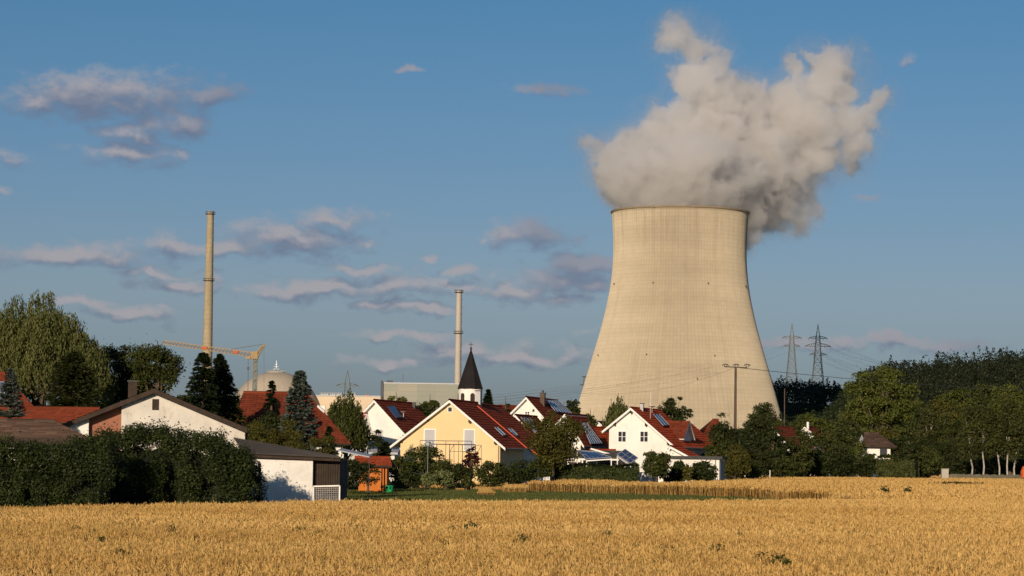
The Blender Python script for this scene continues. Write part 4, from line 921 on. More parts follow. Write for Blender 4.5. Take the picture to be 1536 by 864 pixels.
a_, nm_ = hy.onroof(716.5, 609, 1, .16); b2_, _ = hy.onroof(790.5, 672, 1, .16); mb = MB(); mb.bar(a_, b2_, .2, .08); mb.build('verge_flashing', mat('verge_red', (.5, .075, .035), .7, .1), hy.root)
h2.chimney(717.5, 587, 7.5, 608, m='grey_paint', pot=False)
# dark shade side lean-to roof of yellow house
h1 = House('house', 'white house with a plum-brown roof, left of the yellow house', (561, 600), 245, 14, (516, 648), (611, 655), 621, roof='tile_brown', ovl=.5, ovr=.45)
h1.window(563, 643, 575.5, 658.5, 'shutter', 'window')
h1.panel([(580, 610), (590, 609), (602.5, 626), (594, 627.5)], cols=2, rows=1, frame='dark_metal')
p, nm = h1.onroof(605, 628, 1, .0); mb = MB(); mb.tube([p, p + UP * .55], .03, 6); mb.lathe(tuple(p + UP * .6 + Vector((0, -.15, 0))), [(.02, 0), (.2, .02), (.36, .1)], 14)
dish = mb.build('satellite_dish', MT['white_paint'], h1.root)
h1.chimney(627 - 6, 604.5, 4, 612, m='dark_metal', pot=False); house_left = h1
hs = House('house', 'small brown roofed house whose shaded gable faces right, left of the white house', (551, 620.5), 236, -42, (526, 661), (561, 659), 541, roof='tile_russet', ovl=.3, ovr=.3, L=6, wall='white_wall')
D = 232; a, b_ = P(546, 673, D), P(592, 674, D); root = empty('carport', ((a.x + b_.x) / 2, D, 0), 'low white annex with a flat grey roof below the white house', 'annex'); mb = MB()
mb.mesh8([(a.x, D, -.1), (b_.x, D, -.1), (b_.x, D + 5, -.1), (a.x, D + 5, -.1), (a.x, D, a.z - .5), (b_.x, D, a.z - .5), (b_.x, D + 5, a.z - .5), (a.x, D + 5, a.z - .5)]); mb.build('wall', MT['white_wall'], root)
mb = MB(); mb.mesh8([(a.x - .3, D - .4, a.z - .49), (b_.x + .3, D - .4, a.z - .49), (b_.x + .3, D + 5, a.z - .3), (a.x - .3, D + 5, a.z - .3), (a.x - .3, D - .4, a.z - .3), (b_.x + .3, D - .4, a.z - .3), (b_.x + .3, D + 5, a.z), (a.x - .3, D + 5, a.z)]); mb.build('roof', MT['grey_paint'], root)

h3 = House('house', 'white gabled house with a chimney and blue panels, behind the sparse tree', (789, 595.5), 262, 14, (759, 626), (829, 641), 837, roof='tile_brown', ovl=.6, ovr=.5)
h3.chimney(814, 590.5, 7, 607, m='lamp_brown'); h3.panel([(818.5, 600.5), (836, 600.5), (857, 620.5), (833, 618)], cols=6, rows=2)
h3.window(787, 616.5, 795, 625, 'casement', bars=(1, 1)); h3.window(798.5, 613.5, 802, 618, 'casement', bars=(0, 0), m='grey_paint')
h4 = House('house', 'lower white wing with a narrow blue panel strip, in front of the white gabled house', (773, 622.5), 248, 14, (764, 631), (816, 671), 846, roof='tile_brown', ovl=.3, ovr=.45, L=9)
h4.panel([(780.5, 626.5), (794, 627.5), (806, 648), (802, 650)], cols=3, rows=2)
h6 = House('house', 'house hidden behind the sparse tree with a large sloping bank of blue panels', (847, 621), 240, 16, (818, 652), (876, 669), 868, roof='tile_russet', ovl=.4, ovr=.45, L=8)
h6.panel([(871, 634), (879, 634), (902, 665.5), (885, 666.5)], cols=5, rows=3, off=.2)
h7 = House('house', 'long red tiled roof between the panel bank and the white house', (868, 640), 252, 22, (840, 668), (900, 673), 908, roof='tile_red', ovl=.4, ovr=.45)
D = 226
for pix, lab, nc in ((((866, 677), (896, 678.5), (917, 687), (880, 689.5)), 'row of dark blue solar panels tilted low behind the clipped hedge', 6), (((938, 674.5), (957, 687.5), (946, 696), (926, 683)), 'dark blue solar panel block on a white frame beside the round bush', 3)):
    a = P(*pix[0], D + 4); b_ = P(*pix[1], D + 4 if nc == 6 else D + .5); c = P(*pix[2], D); d = P(*pix[3], D if nc == 6 else D + 3)
    nm = (b_ - a).cross(d - a).normalized(); nm = nm if nm.z > 0 else -nm; root = empty('solar_array', (c.x, c.y, 0), lab, 'solar panels'); slab_panel([a, b_, c, d], nm, 'panel', 'solar', .06, 'white_paint', nc, root)
    mb = MB()
    for q in (a, b_, c, d): mb.bar((q.x, q.y, -.1), q - UP * .03, .08)
    mb.bar(d - UP * .1, c - UP * .1, .1); mb.build('stand', MT['white_paint'], root)
root = empty('carport', (P(900, 690, 229).x, 229, 0), 'low shed with white beams behind the clipped hedge', 'shed'); D = 230; mb = MB()
a, b_ = P(852, 688, D), P(938, 692, D); zt = a.z; mb.mesh8([(a.x, D, -.1), (b_.x, D, -.1), (b_.x, D + 5, -.1), (a.x, D + 5, -.1), (a.x, D, zt - .3), (b_.x, D, zt - .3), (b_.x, D + 5, zt - .3), (a.x, D + 5, zt - .3)]); mb.build('wall', MT['dark_wood'], root)
mb = MB(); mb.bar((a.x - .3, D - .1, zt), (b_.x + .4, D - .1, zt), .22); 
for f_ in np.linspace(0, 1, 5): mb.bar((a.x + (b_.x - a.x) * f_, D - .1, -.1), (a.x + (b_.x - a.x) * f_, D - .1, zt - .1), .14)
mb.build('beam', MT['white_paint'], root)
mb = MB(); mb.mesh8([(a.x - .4, D - .5, zt + .12), (b_.x + .4, D - .5, zt + .12), (b_.x + .4, D + 5.3, zt + .7), (a.x - .4, D + 5.3, zt + .7), (a.x - .4, D - .5, zt + .2), (b_.x + .4, D - .5, zt + .2), (b_.x + .4, D + 5.3, zt + .8), (a.x - .4, D + 5.3, zt + .8)]); mb.build('roof', MT['flat_roof'], root)
# sloping porch with white verge and orange tiles
root, e = hip_or_plain('porch_roof', 'small tiled lean-to with a white edge beside the red roof', ((888, 688), (936, 687), (924, 677), (884, 674)), 233, 236, 'tile_russet', cat='lean-to', inset=.6)
mb = MB(); mb.bar(P(886, 673, 232.7), P(938, 688, 232.7), .14, .14); mb.build('bargeboard', MT['white_paint'], root)

h5 = House('house', 'white house with two small windows and a bright red tiled roof', (946, 611.5), 236, 17, (903, 646.5), (1013.5, 670.5), 991, roof='tile_red', ovl=.55, ovr=.5)
h5.window(926.5, 646, 940, 664, 'casement', bars=(1, 1)); h5.window(959.5, 646, 973, 664, 'casement', bars=(1, 1))
h5.chimney(963, 606, 4.5, 616, m='grey_paint', pot=False); h5.panel([(979.5, 622.5), (988, 622), (1003, 638.5), (994, 639)], cols=2, rows=1, frame='white_paint')
for x, y in ((923, 636), (970, 637), (1003, 665), (948, 618)):
    u, z = h5.front(x, y); mb = MB(); mb.box(tuple(h5.pt(u, -.2, z)), (.16, .4, .26), R(17)); mb.build('purlin_end', MT['dark_wood'], h5.root)
mb = MB(); u, _ = h5.front(975, 640); p, nm = h5.onroof(975.5, 628); mb.bar(p, P(975.5, 588, p.y), .035); mb.bar(P(973, 594, p.y), P(978, 594, p.y), .02); mb.build('aerial', MT['steel'], h5.root)
p, nm = h5.onroof(978, 620); mb = MB(); mb.tube([p, p + UP * .6], .03, 6); mb.lathe(tuple(p + UP * .55), [(.02, 0), (.2, .03), (.36, .12)], 14); mb.build('satellite_dish', MT['steel'], h5.root)
# cross gable
rb, _ = h5.onroof(1003, 640)
p0 = P(1000, 631, h5.A.y + 7.5); p1 = P(1035, 631.5, h5.A.y + 6.0); zr = (p0.z + p1.z) / 2; zb = P(1040, 660, p1.y).z
mb = MB(); uu = h5.u; vv = h5.v; hw = 2.4; kx = (p1 - p0).length
a0 = Vector((p1.x, p1.y, zr)) - uu * 7; a1 = Vector((p1.x, p1.y, zr)); zc = zr - (zr - zb) * .95
slope(mb, Vector((a0.x, a0.y, zc)) - vv * hw, Vector((a1.x, a1.y, zc)) - vv * hw, a1, a0, thick=.12); slope(mb, Vector((a1.x, a1.y, zc)) + vv * hw, Vector((a0.x, a0.y, zc)) + vv * hw, a0, a1, thick=.12)
mb.build('dormer_roof', [MT['tile_rust'], MT['white_paint']], h5.root)
mb = MB(); q = a1 - uu * .35; mb.poly([Vector((q.x, q.y, zc - 1.2)) - vv * (hw - .3), Vector((q.x, q.y, zc - 1.2)) + vv * (hw - .3), Vector((q.x, q.y, zc + .1)) + vv * (hw - .3), q - UP * .2, Vector((q.x, q.y, zc + .1)) - vv * (hw - .3)])
mb.build('dormer_wall', MT['white_wall'], h5.root)
# eave extension of main roof below the dormer (long slope running back)
e0, nm = h5.onroof(1012, 669); 
mb = MB(); vA = h5.pt(h5.ur, h5.L - h5.ovf, h5.zr); vB = vA + h5.v * 7.5; rA = h5.pt(h5.ur * .30, h5.L - h5.ovf, h5.za - h5.kr * h5.ur * .30); rB = rA + h5.v * 7.5
slope(mb, vA, vB, rB, rA); mb.build('rear_roof', [MT['tile_red'], MT['white_paint']], h5.root)
mb = MB(); w0 = h5.pt(h5.wr, h5.L - 1.2, 0); w1 = w0 + h5.v * 7; w2 = w1 - h5.u * 4; w3 = w0 - h5.u * 4
mb.mesh8([w0 - UP * .1, w1 - UP * .1, w2 - UP * .1, w3 - UP * .1] + [Vector((q.x, q.y, h5.zr - .1)) for q in (w0, w1, w2, w3)]); mb.build('rear_wall', MT['white_wall'], h5.root)
# lean-to
ha = House('house', 'low annex with a small red roof and white verge, right of the white house', (1006, 669.5), 232, 17, (1003, 672), (1034, 684.5), 1022, roof='tile_red', ovl=.1, ovr=.3, L=4.5, wl=-.3)
# garage
D = 228; root = empty('garage', (P(1040, 700, D).x, D, 0), 'flat roofed white garage with a grey right side at the field edge', 'garage'); a, b_ = P(1005, 688, D), P(1079, 688.5, D); c = P(1087, 686, D + 4.5); dd = Vector((a.x + (c.x - b_.x), c.y, 0)); zt = a.z
mb = MB(); mb.mesh8([(a.x, a.y, -.1), (b_.x, b_.y, -.1), (c.x, c.y, -.1), (dd.x, dd.y, -.1), (a.x, a.y, zt), (b_.x, b_.y, zt), (c.x, c.y, zt), (dd.x, dd.y, zt)]); mb.build('wall', MT['white_wall'], root)
o = .25; mb = MB(); Q = [(a.x - o, a.y - o), (b_.x + o, b_.y - o), (c.x + o, c.y + o), (dd.x - o, dd.y + o)]; mb.mesh8([(x, y, zt + .01) for x, y in Q] + [(x, y, zt + .26) for x, y in Q]); mb.build('roof', MT['flat_roof'], root)
mb = MB(); mb.tube([(b_.x - .35, b_.y - .06, 0), (b_.x - .35, b_.y - .06, zt)], .05, 6); mb.build('downpipe', MT['gutter'], root)
mb = MB(); n_ = Vector((c.y - b_.y, b_.x - c.x, 0)).normalized()
for f_ in np.linspace(.08, .92, 9): q = Vector((b_.x, b_.y, 0)).lerp(Vector((c.x, c.y, 0)), f_) + n_ * .02; mb.bar(q + UP * .1, q + UP * (zt - .2), .04, .04)
mb.build('garage_door', MT['grey_paint'], root)
# white bin store
D = 212; root = empty('bin_store', (P(974, 720, D).x, D, 0), 'open white concrete box with grey doors between hedge and round bush', 'bin store'); a, b_ = P(955, 703, D), P(985.5, 703, D); zt = a.z; mb = MB()
mb.box(((a.x + b_.x) / 2, D + .9, zt - .11), (b_.x - a.x, 2, .34)); mb.box((b_.x - .06, D + .9, (zt - .3) / 2), (.12, 2, zt - .3)); mb.box((a.x + .5, D + .9, (zt - .3) / 2), (.12, 2, zt - .3)); mb.build('shell', MT['white_wall'], root)
for i in range(2): mb = MB(); x = a.x + .65 + i * .62; mb.box((x + .25, D + .25, (zt - .4) / 2), (.55, .06, zt - .42)); mb.build('door', MT['grey_paint'], root)
# houses far in the middle and right
hb, e = hip_or_plain('house', 'hipped russet roof half hidden by trees right of the white house', ((1038, 668), (1100, 672), (1078, 630), (1068, 630)), 262, 272, 'tile_rust', inset=.6)
House('house', 'sliver of bright red roof with a white edge deep in the trees', (1158, 640), 300, 30, (1150, 646), (1187, 672), 1163, roof='tile_rust', L=7)
House('house', 'tiny white gable with a dark roof before the cooling tower foot', (897, 632), 420, 12, (888, 641), (910, 644), 905, roof='tile_old', L=9)
House('house', 'distant russet roof between the church and the white gabled house', (748, 608), 330, 35, (726, 625), (800, 640), 772, roof='tile_russet', L=12)
House('house', 'faint orange roof with a white chimney top in the right-hand trees', (1207, 640), 380, 25, (1196, 650), (1226, 655), 1216, roof='tile_rust', L=8).chimney(1212, 633, 3, 643, m='white_paint', pot=False)
root, e = hip_or_plain('bungalow', 'white bungalow with a dark hipped roof among the trees on the right', ((1294, 668), (1345, 671), (1318, 650), (1296, 650)), 330, 336, 'tile_old', inset=.7, cat='house')
mb = MB(); p = P(1325, 676, 330.6); mb.box((p.x, 331 - .45, p.z - .2), (.9, .1, 1.3)); mb.build('window', MT['glass'], root)
# ------------------------------------------------------------------ left side
root, e = hip_or_plain('house', 'large house with a bright red hipped roof behind the blue spruce', ((345, 662), (526, 665), (462, 592), (365, 588)), 176, 184, 'tile_rust', inset=.7, bx=-2.2)
mb = MB(); p = P(484, 612, 180); mb.box(tuple(p), (.35, .35, .3)); mb.bar(P(477, 609, 179), P(487, 618, 178.4), .14); mb.build('skylight', MT['white_paint'], root)
root, e = hip_or_plain('house', 'low bright red tiled roof at the left picture edge', ((-40, 632), (140, 633.5), (150, 613.5), (-30, 611.5)), 168, 173, 'tile_rust', inset=.5, wall='brick_wall')
root, e = hip_or_plain('house', 'low old brown tiled roof just above the left hedge', ((-40, 655), (140, 661), (84, 634.5), (-30, 630.5)), 118, 123.5, 'tile_old', inset=.5, bx=-3., wall='white_wall')
mb = MB(); mb.bar(P(-40, 658, 117.8), P(140, 663, 117.8), .16, .28); mb.build('fascia', MT['dark_wood'], root)
root, (e0, e1, r1, r0) = hip_or_plain('house', 'steep dark red roof with a blue panel behind the silver spruce', ((-80, 640), (78, 640), (8, 560), (-60, 560)), 178, 183, 'tile_rust', inset=.8, bx=-3.5)
nm = (e1 - e0).cross(r0 - e0).normalized(); slab_panel([PL(x, y, e0 + nm * .1, nm) for x, y in ((-10, 606), (7, 606), (7, 574), (-10, 574))], nm, 'solar_panel', 'solar', .06, 'grey_paint', 3, root)
# old barn
bn = House('barn', 'weathered white barn gable with one small dark window and an old roof', (231, 582.5), 158, -8, (84, 640), (371, 642), 236, roof='tile_old', wall='old_white_wall', ovl=.9, ovr=.12, L=16, wl=-1.95, verge='dark_wood', vw=.22, soffit='dark_wood')
bn.window(228.5, 598.5, 238, 615, 'casement', bars=(0, 0), m='dark_wood').children[0].data.materials[0] = MT['dark_wood']
# brick-coloured recess and white flank of the gable
pt = bn.pt; ua, _ = bn.front(191, 620); ub, _ = bn.front(133, 640); uc, _ = bn.front(104, 640)
def zr_(u): return bn.za + bn.kl * u - .18
mb = MB(); mb.poly([pt(ub, .5, -.1), pt(ua + .02, .5, -.1), pt(ua + .02, .5, zr_(ua)), pt(ub, .5, zr_(ub))]); mb.poly([pt(ua, .5, -.1), pt(ua, .02, -.1), pt(ua, .02, zr_(ua)), pt(ua, .5, zr_(ua))]); mb.build('brick_wall', MT['brick_wall'], bn.root)
mb = MB(); mb.poly([pt(uc, 0, -.1), pt(ub, 0, -.1), pt(ub, 0, zr_(ub)), pt(uc, 0, zr_(uc))]); mb.poly([pt(ub, 0, -.1), pt(ub, .5, -.1), pt(ub, .5, zr_(ub)), pt(ub, 0, zr_(ub))]); mb.build('side_wall', MT['white_wall'], bn.root)
# rest of the body behind
mb = MB(); mb.mesh8([pt(uc, .55, -.1), pt(bn.wl, .55, -.1), pt(bn.wl, 14.9, -.1), pt(uc, 14.9, -.1), pt(uc, .55, zr_(uc)), pt(bn.wl, .55, zr_(bn.wl) - .02), pt(bn.wl, 14.9, zr_(bn.wl) - .02), pt(uc, 14.9, zr_(uc))]); mb.build('rear_wall', MT['old_white_wall'], bn.root)
bn.chimney(198.5, 573, 13, 600, D=162., m='dark_wood', side=-1, pot=False)
# shed with corrugated roof
D = 98; root = empty('garage', (P(430, 750, D).x, D, 0), 'white rendered shed with a corrugated dark roof and brown plank bay at the wheat edge', 'shed')
sw, t, b, out = newmat('shed_render'); co = t.add('ShaderNodeTexCoord').outputs['Object']; n1 = t.noise(co, 1.4, 5, .65); n2 = t.noise(co, 14, 3); c_ = t.ramp(n1, [(.3, (.60, .585, .55)), (.6, (.74, .725, .69))]); c_ = t.mix(t.maprange(t.noise(co, 6, 4, .7), .62, .72), c_, C4((.45, .40, .35)))
t.put(b.inputs['Base Color'], c_); b.inputs['Roughness'].default_value = .95; bn_ = t.add('ShaderNodeBump'); bn_.inputs['Strength'].default_value = .5; bn_.inputs['Distance'].default_value = .03; t.put(bn_.inputs['Height'], n2); t.l.new(bn_.outputs[0], b.inputs['Normal'])
a, b_ = P(374, 682, D), P(469.5, 684.5, D); c = P(508, 687, D + .3); zt = a.z - .02; mb = MB()
mb.mesh8([(a.x, D, -.1), (b_.x, D, -.1), (b_.x, D + 6, -.1), (a.x, D + 6, -.1), (a.x, D, zt - .04), (b_.x, D, zt - .04), (b_.x, D + 6, zt - .02), (a.x, D + 6, zt + .2)]); mb.build('wall', sw, root)
mb = MB(); x = b_.x + .03
while x < c.x: mb.box((x + .045, D + .35 + .01 * ((int(x * 100)) % 3), (zt - .12) / 2), (.075, .03, zt - .12)); x += .09
mb.build('plank_wall', MT['dark_wood'], root)
mb = MB(); mb.mesh8([(b_.x + .02, D + .42, -.1), (c.x, D + .42, -.1), (c.x, D + 5.8, -.1), (b_.x + .02, D + 5.8, -.1), (b_.x + .02, D + .42, zt - .1), (c.x, D + .42, zt - .1), (c.x, D + 5.8, zt - .1), (b_.x + .02, D + 5.8, zt - .1)]); mb.build('rear_wall', MT['dark_wood'], root)
mb = MB(); F0 = P(366, 680, D - .35); F1 = P(510, 686.5, D - .2); B1 = P(503, 684.5, D + 6.5); B0 = P(350, 657, D + 7.2); n_ = 62
for i in range(n_):
    g0, g1 = i / n_, (i + 1) / n_; gm_ = (g0 + g1) / 2
    for (s0, s1, h0, h1) in ((g0, gm_, 0, .055), (gm_, g1, .055, 0)):
        p0, p1, p2, p3 = F0.lerp(F1, s0) + UP * h0, F0.lerp(F1, s1) + UP * h1, B0.lerp(B1, s1) + UP * h1, B0.lerp(B1, s0) + UP * h0
        mb.poly([p0, p1, p2, p3]); mb.poly([p0 - UP * .03, p1 - UP * .03, p1, p0])
mb.build('roof', MT['fibre_cement'], root)
mb = MB(); mb.bar(F0 - UP * .09 + Vector((0, .12, 0)), F1 - UP * .09 + Vector((0, .12, 0)), .06, .10); mb.build('fascia', MT['dark_wood'], root)
# mesh panel in front of the plank bay
D = 97.2; root = empty('wire_panel', (P(490, 740, D).x, D, 0), 'pale metal framed wire panel in front of the brown plank bay', 'wire fence'); mb = MB(); a, b_ = P(470, 729.5, D), P(509.5, 728.5, D)
mb.bar(a, b_, .05); mb.bar((b_.x, D, -.1), b_, .05); mb.bar((a.x, D, -.1), a, .05); mb.bar((a.x, D, .1), (b_.x, D, .1), .05); mb.build('frame', MT['white_paint'], root)
mb = MB()
for x in np.arange(a.x + .06, b_.x, .07): mb.bar((x, D, .1), (x, D, a.z), .006)
for z in np.arange(.15, a.z, .07): mb.bar((a.x, D, z), (b_.x, D, z), .006)
mb.build('wire_mesh', MT['steel'], root)
p = P(389.5, 697, 94.8); mb = MB(); mb.tube([(p.x, 94.8, -.1), (p.x, 94.8, p.z)], .05, 8); mb.box((p.x, 94.8, p.z + .02), (.12, .12, .05)); tag(mb.build('fence_post', mat('dark_green', (.01, .03, .02), .5)), 'dark green metal post in front of the white shed wall', 'post')
# tarpaulin canopy and orange hut
root = empty('canopy', (P(530, 684, 130).x, 131, 0), 'pale grey pitched canopy behind the plank bay', 'canopy'); mb = MB(); q = [P(498, 684, 129), P(507, 676.5, 130), P(554, 686.5, 130.5)]
for i in range(2):
    a, b_ = q[i], q[i + 1]; k = Vector((0, 2.5, .1)); mb.mesh8([a, b_, b_ + k, a + k, a + UP * .06, b_ + UP * .06, b_ + k + UP * .06, a + k + UP * .06])
mb.build('cloth', MT['grey_paint'], root)
for i in (0, 1, 2): mb = MB(); mb.tube([(q[i].x, q[i].y + .1, -.1), q[i] + Vector((0, .1, 0))], .018, 6); mb.build('pole', MT['dark_metal'], root)
root, e = hip_or_plain('garden_hut', 'orange garden hut with a dark red roof under the trees', ((530, 697), (588, 698), (585, 687.5), (532, 686.5)), 175, 177, 'tile_russet', wall='orange_wall', cat='hut', inset=.35)
mb = MB(); p = P(573.5, 700, 175.2); mb.tube([(p.x, 174.8, 0), (p.x, 174.8, p.z)], .05, 6); mb.build('post', MT['dark_wood'], root)
p = P(584, 727, 172); g_ = G(584, 731, 0); mb = MB(); mb.lathe((P(584, 727, 172).x, 172, 0), [(.02, 0), (.22, .02), (.25, .3), (.27, .5), (.28, .54), (.2, .6), (.02, .62)], 14); tag(mb.build('water_butt', MT['green_plastic'], smooth=True), 'bright green plastic tub at the edge of the meadow', 'tub')
# white picket stack
D = 198; root = empty('picket_fence', (P(806, 719, D).x, D, 0), 'short low white picket fence under the sparse tree', 'fence'); mb = MB(); a, b_ = P(789, 719, D), P(824, 715, D)
for f_ in np.linspace(0, 1, 17): q = a.lerp(b_, f_); mb.box((q.x, D, (q.z) / 2), (.075, .03, q.z)); 
mb.build('picket', MT['white_paint'], root)
mb = MB(); mb.bar((a.x, D + .05, a.z - .2), (b_.x, D + .05, b_.z - .2), .07, .05); mb.bar((a.x, D + .05, .3), (b_.x, D + .05, .3), .07, .05); mb.build('rail', MT['white_paint'], root)
# garden lamp
D = 196; p = P(642, 665, D); root = empty('street_lamp', (p.x, D, 0), 'slim garden lamp post with a glass head in front of the yellow house', 'lamp'); mb = MB(); mb.tube([(p.x, D, -.1), (p.x, D, p.z - .25)], .026, 8); mb.build('post', MT['steel'], root)
mb = MB(); mb.lathe((p.x, D, p.z - .25), [(.04, 0), (.14, .1), (.16, .3), (.22, .34), (.03, .46)], 12); mb.build('lamp_head', MT['grey_paint'], root)
# right edge: box, low wall, orange canopy, field posts
D = 300; p = P(1417, 708, D); mb = MB(); zt = P(1417, 704, D).z; mb.box((p.x, D, zt / 2), (.8, .7, zt)); mb.box((p.x, D, zt + .04), (.9, .8, .08)); tag(mb.build('cabinet', MT['concrete']), 'grey cabinet at the field edge left of the low wall', 'cabinet')
D = 318; a, b_ = P(1424, 711, D), P(1580, 713.5, D - 4); mb = MB(); n_ = 40
for i in range(n_): q = a.lerp(b_, (i + .5) / n_); w_ = (b_ - a).length / n_; mb.box((q.x, q.y, q.z / 2 + .04 * ((i * 7) % 3 - 1)), (w_ * .97, .4, q.z))
tag(mb.build('garden_wall', mat('stone', (.13, .12, .085), .9, .3, 1.2)), 'low grey stone wall below the birch trees', 'wall')
D = 312; p = P(1540, 708, D); root = empty('canopy', (p.x, D, 0), 'bright orange garden parasol at the right picture edge', 'parasol'); mb = MB(); z = P(1540, 697, D).z; mb.lathe((p.x, D, z), [(.05, 0), (.5, -.25), (.75, -.9), (.7, -1.6)], 10); mb.build('cloth', mat('orange_cloth', (.6, .12, .03), .8), root); mb = MB(); mb.tube([(p.x, D, -.1), (p.x, D, z)], .04, 6); mb.build('pole', MT['dark_metal'], root)
for x, y in ((1117.5, 711), (1155, 706)):
    q = P(x, y, 262); mb = MB(); mb.tube([(q.x, 262, -.1), (q.x, 262, q.z)], .045, 6); mb.tube([(q.x, 262, q.z), (q.x, 262, q.z + .05)], .055, 6); tag(mb.build('field_post', MT['white_paint']), 'short pale post at the far edge of the wheat, ' + ('left of the pair' if x < 1130 else 'right of the pair'), 'post')

for h_ in (hy, h5, house_left): h_.downpipe()
# ------------------------------------------------------------------ near left hedge: two big masses of laurel-like shrub
def bigshrub(name, x0, x1, tops, D, base, label, leafm='leaf_hedge', depth=3.2, leaf=.085, cover=2.6, seed=3, cat='hedge', dark=True):
    """uneven free-growing hedge; tops = [(px, py)...] outline on the photograph"""
    r = np.random.default_rng(seed); X0, X1 = P(x0, 700, D).x, P(x1, 700, D).x
    tx = [P(a, b_, D).x for a, b_ in tops]; tz = [P(a, b_, D).z for a, b_ in tops]
    L = X1 - X0; nc = int(L * 3.6 * 2 * 9); cx = X0 + r.random(nc) * L; H = np.interp(cx, tx, tz)
    q = r.random(nc); ang = np.pi * q; rad = .86 + .14 * r.random(nc); cr = .30 * (.6 + .8 * r.random(nc)); bul = 1 + .10 * np.sin(cx * 2.3 + q * 6)
    cy = D + depth * .5 - np.sign(np.cos(ang)) * np.abs(np.cos(ang)) ** .8 * depth * .5 * rad * bul
    cz = np.maximum(.15, (H - cr * .9) * np.sin(ang) ** .7 * rad ** .5); cz = np.where(r.random(nc) < .1, np.minimum(cz + .22, H), cz)
    N = int(cover * L * (2 * 3.6) / (leaf * leaf * .3)); N = min(N, 190000); idx = r.choice(nc, N, p=cr ** 2 / (cr ** 2).sum())
    ld = unit(r.normal(size=(N, 3))); p = np.stack([cx, cy, cz], 1)[idx] + ld * (cr[idx] * r.random(N) ** .4)[:, None]
    st = r.random(N) < .04; p[st, 2] += np.abs(r.normal(size=st.sum())) * .22; p[:, 2] = np.maximum(p[:, 2], .03)
    nrm = unit(ld * .6 + np.array([0, -.1, .45]) + r.normal(size=(N, 3)) * .5); V = leaves(p, nrm, leaf * (.6 + .9 * r.random(N)), r, .52)
    tn = np.clip(.5 * r.random(nc)[idx] + .5 * r.random(N), 0, 1); root = empty(name, ((X0 + X1) / 2, D + depth / 2, 0), label, cat)
    link('foliage', crown_mesh('foliage', V, leafm, tn), root); mb = MB()
    for k in range(int(L * 2.2)):
        x = X0 + .3 + (L - .6) * r.random(); y = D + depth * (.25 + .5 * r.random()); h = float(np.interp(x, tx, tz))
        mb.tube([(x, y, -.05), (x + r.normal() * .15, y + r.normal() * .15, h * .45), (x + r.normal() * .4, y + r.normal() * .4, h * .85)], [.05, .035, .01], 5)
    for k in range(int(L / 1.2)):            # dense inner twigs
        x = X0 + .8 + (L - 1.6) * (k + .5) / int(L / 1.2); h = float(np.interp(x, tx, tz)); mb.lathe((x, D + depth * .55, 0), [(.6, .05), (.9, h * .4), (.75, h * .68), (.05, h * .76)], 9)
    mb.build('branches', MT['hedge_core'], root); return root
bigshrub('hedge', -75, 165, [(-75, 652), (0, 652), (25, 658), (60, 658), (90, 661), (104, 653), (120, 648), (168, 645)], 85.5, 760, 'low wide dark green hedge at the left picture edge', seed=3)
bigshrub('hedge', 90, 380, [(90, 662), (108, 654), (137, 644), (167, 637), (200, 630), (233, 630), (258, 637), (290, 641), (321, 647), (335, 656), (359, 667), (370, 682), (376, 700), (382, 722)], 89.8, 760, 'tall rounded dark green shrub mass left of the white shed', seed=4, depth=3.6)

T = plant
# left background trees
T('willow', 'willow', 60, 446, 190, 186, 'tall pale green weeping willow at the left edge', leafm='leaf_willow', base=640, strands=1900, per=26, length=.16, depth=.8)
T('willow', 'willow', 132, 508, 74, 184, 'lower right shoulder of the willow group, greener than the rest', leafm='leaf_willow', base=640, strands=500, per=22, length=.16)
T('willow', 'willow', 2, 462, 110, 190, 'second willow crown cut by the left picture edge', leafm='leaf_willow', base=640, strands=1100, per=22, length=.16)
T('yew_tree', 'conifer', 112, 528, 96, 176, 'broad dark conifer in front of the willow', leafm='leaf_dark', base=640, branches=420, per=40, sharp=.55, up=-.05, leaf=.14)
T('walnut_tree', 'round', 176, 503, 76, 200, 'dark round tree right of the willow', leafm='leaf_dark', base=620)
T('walnut_tree', 'round', 236, 512, 92, 186, 'dark broad tree under the tip of the crane jib', leafm='leaf_mid', base=600, clumps=90)
T('tree', 'round', 205, 530, 60, 200, 'very dark shaded tree between the two round trees on the left', leafm='leaf_dark', base=620)
T('silver_spruce', 'conifer', 16, 553, 46, 150, 'silvery blue spruce before the steep dark red roof', leafm='needle_blue', base=625, branches=260, per=26, up=-.05, leaf=.11)
T('shrub', 'shrub', 160, 600, 40, 182, 'pale green bush tip behind the barn roof', cat='shrub', leafm='leaf_bright', base=640)
T('spruce', 'conifer', 305, 528, 66, 168, 'dark spruce standing in front of the left chimney', leafm='needle_dark', base=660, branches=330, per=34, sharp=.6)
T('spruce', 'conifer', 331, 531, 92, 172, 'dark spruce just right of the chimney foot', leafm='needle_dark', base=660, branches=380, per=36, sharp=.72)
T('tree', 'round', 272, 590, 66, 178, 'dark green tree behind the barn roof slope', leafm='leaf_dark', base=665)
T('tree', 'round', 345, 588, 70, 185, 'leafy dark green tree right of the two spruces', leafm='leaf_mid', base=690)
T('lime_tree', 'round', 352, 618, 64, 180, 'bright leaved small tree behind the barn corner', leafm='leaf_bright', base=690, cover=1.0)
T('spruce', 'conifer', 408, 570, 40, 170, 'small dark spruce in front of the reactor dome', leafm='needle_dark', base=690, branches=240, per=26)
T('tree', 'round', 398, 622, 60, 155, 'dark bush-like tree before the red hipped roof', leafm='leaf_dark', base=690)
T('blue_spruce', 'conifer', 450, 556, 62, 140, 'tall blue-green spruce before the red hipped roof', leafm='needle_blue', base=680, branches=360, per=34, sharp=.6, up=-.1, leaf=.12)
T('willow_shrub', 'sparse', 418, 622, 96, 128, 'yellow-green feathery bush behind the shed roof', cat='shrub', leafm='leaf_olive', base=720, cover=1.6, wid=.3)
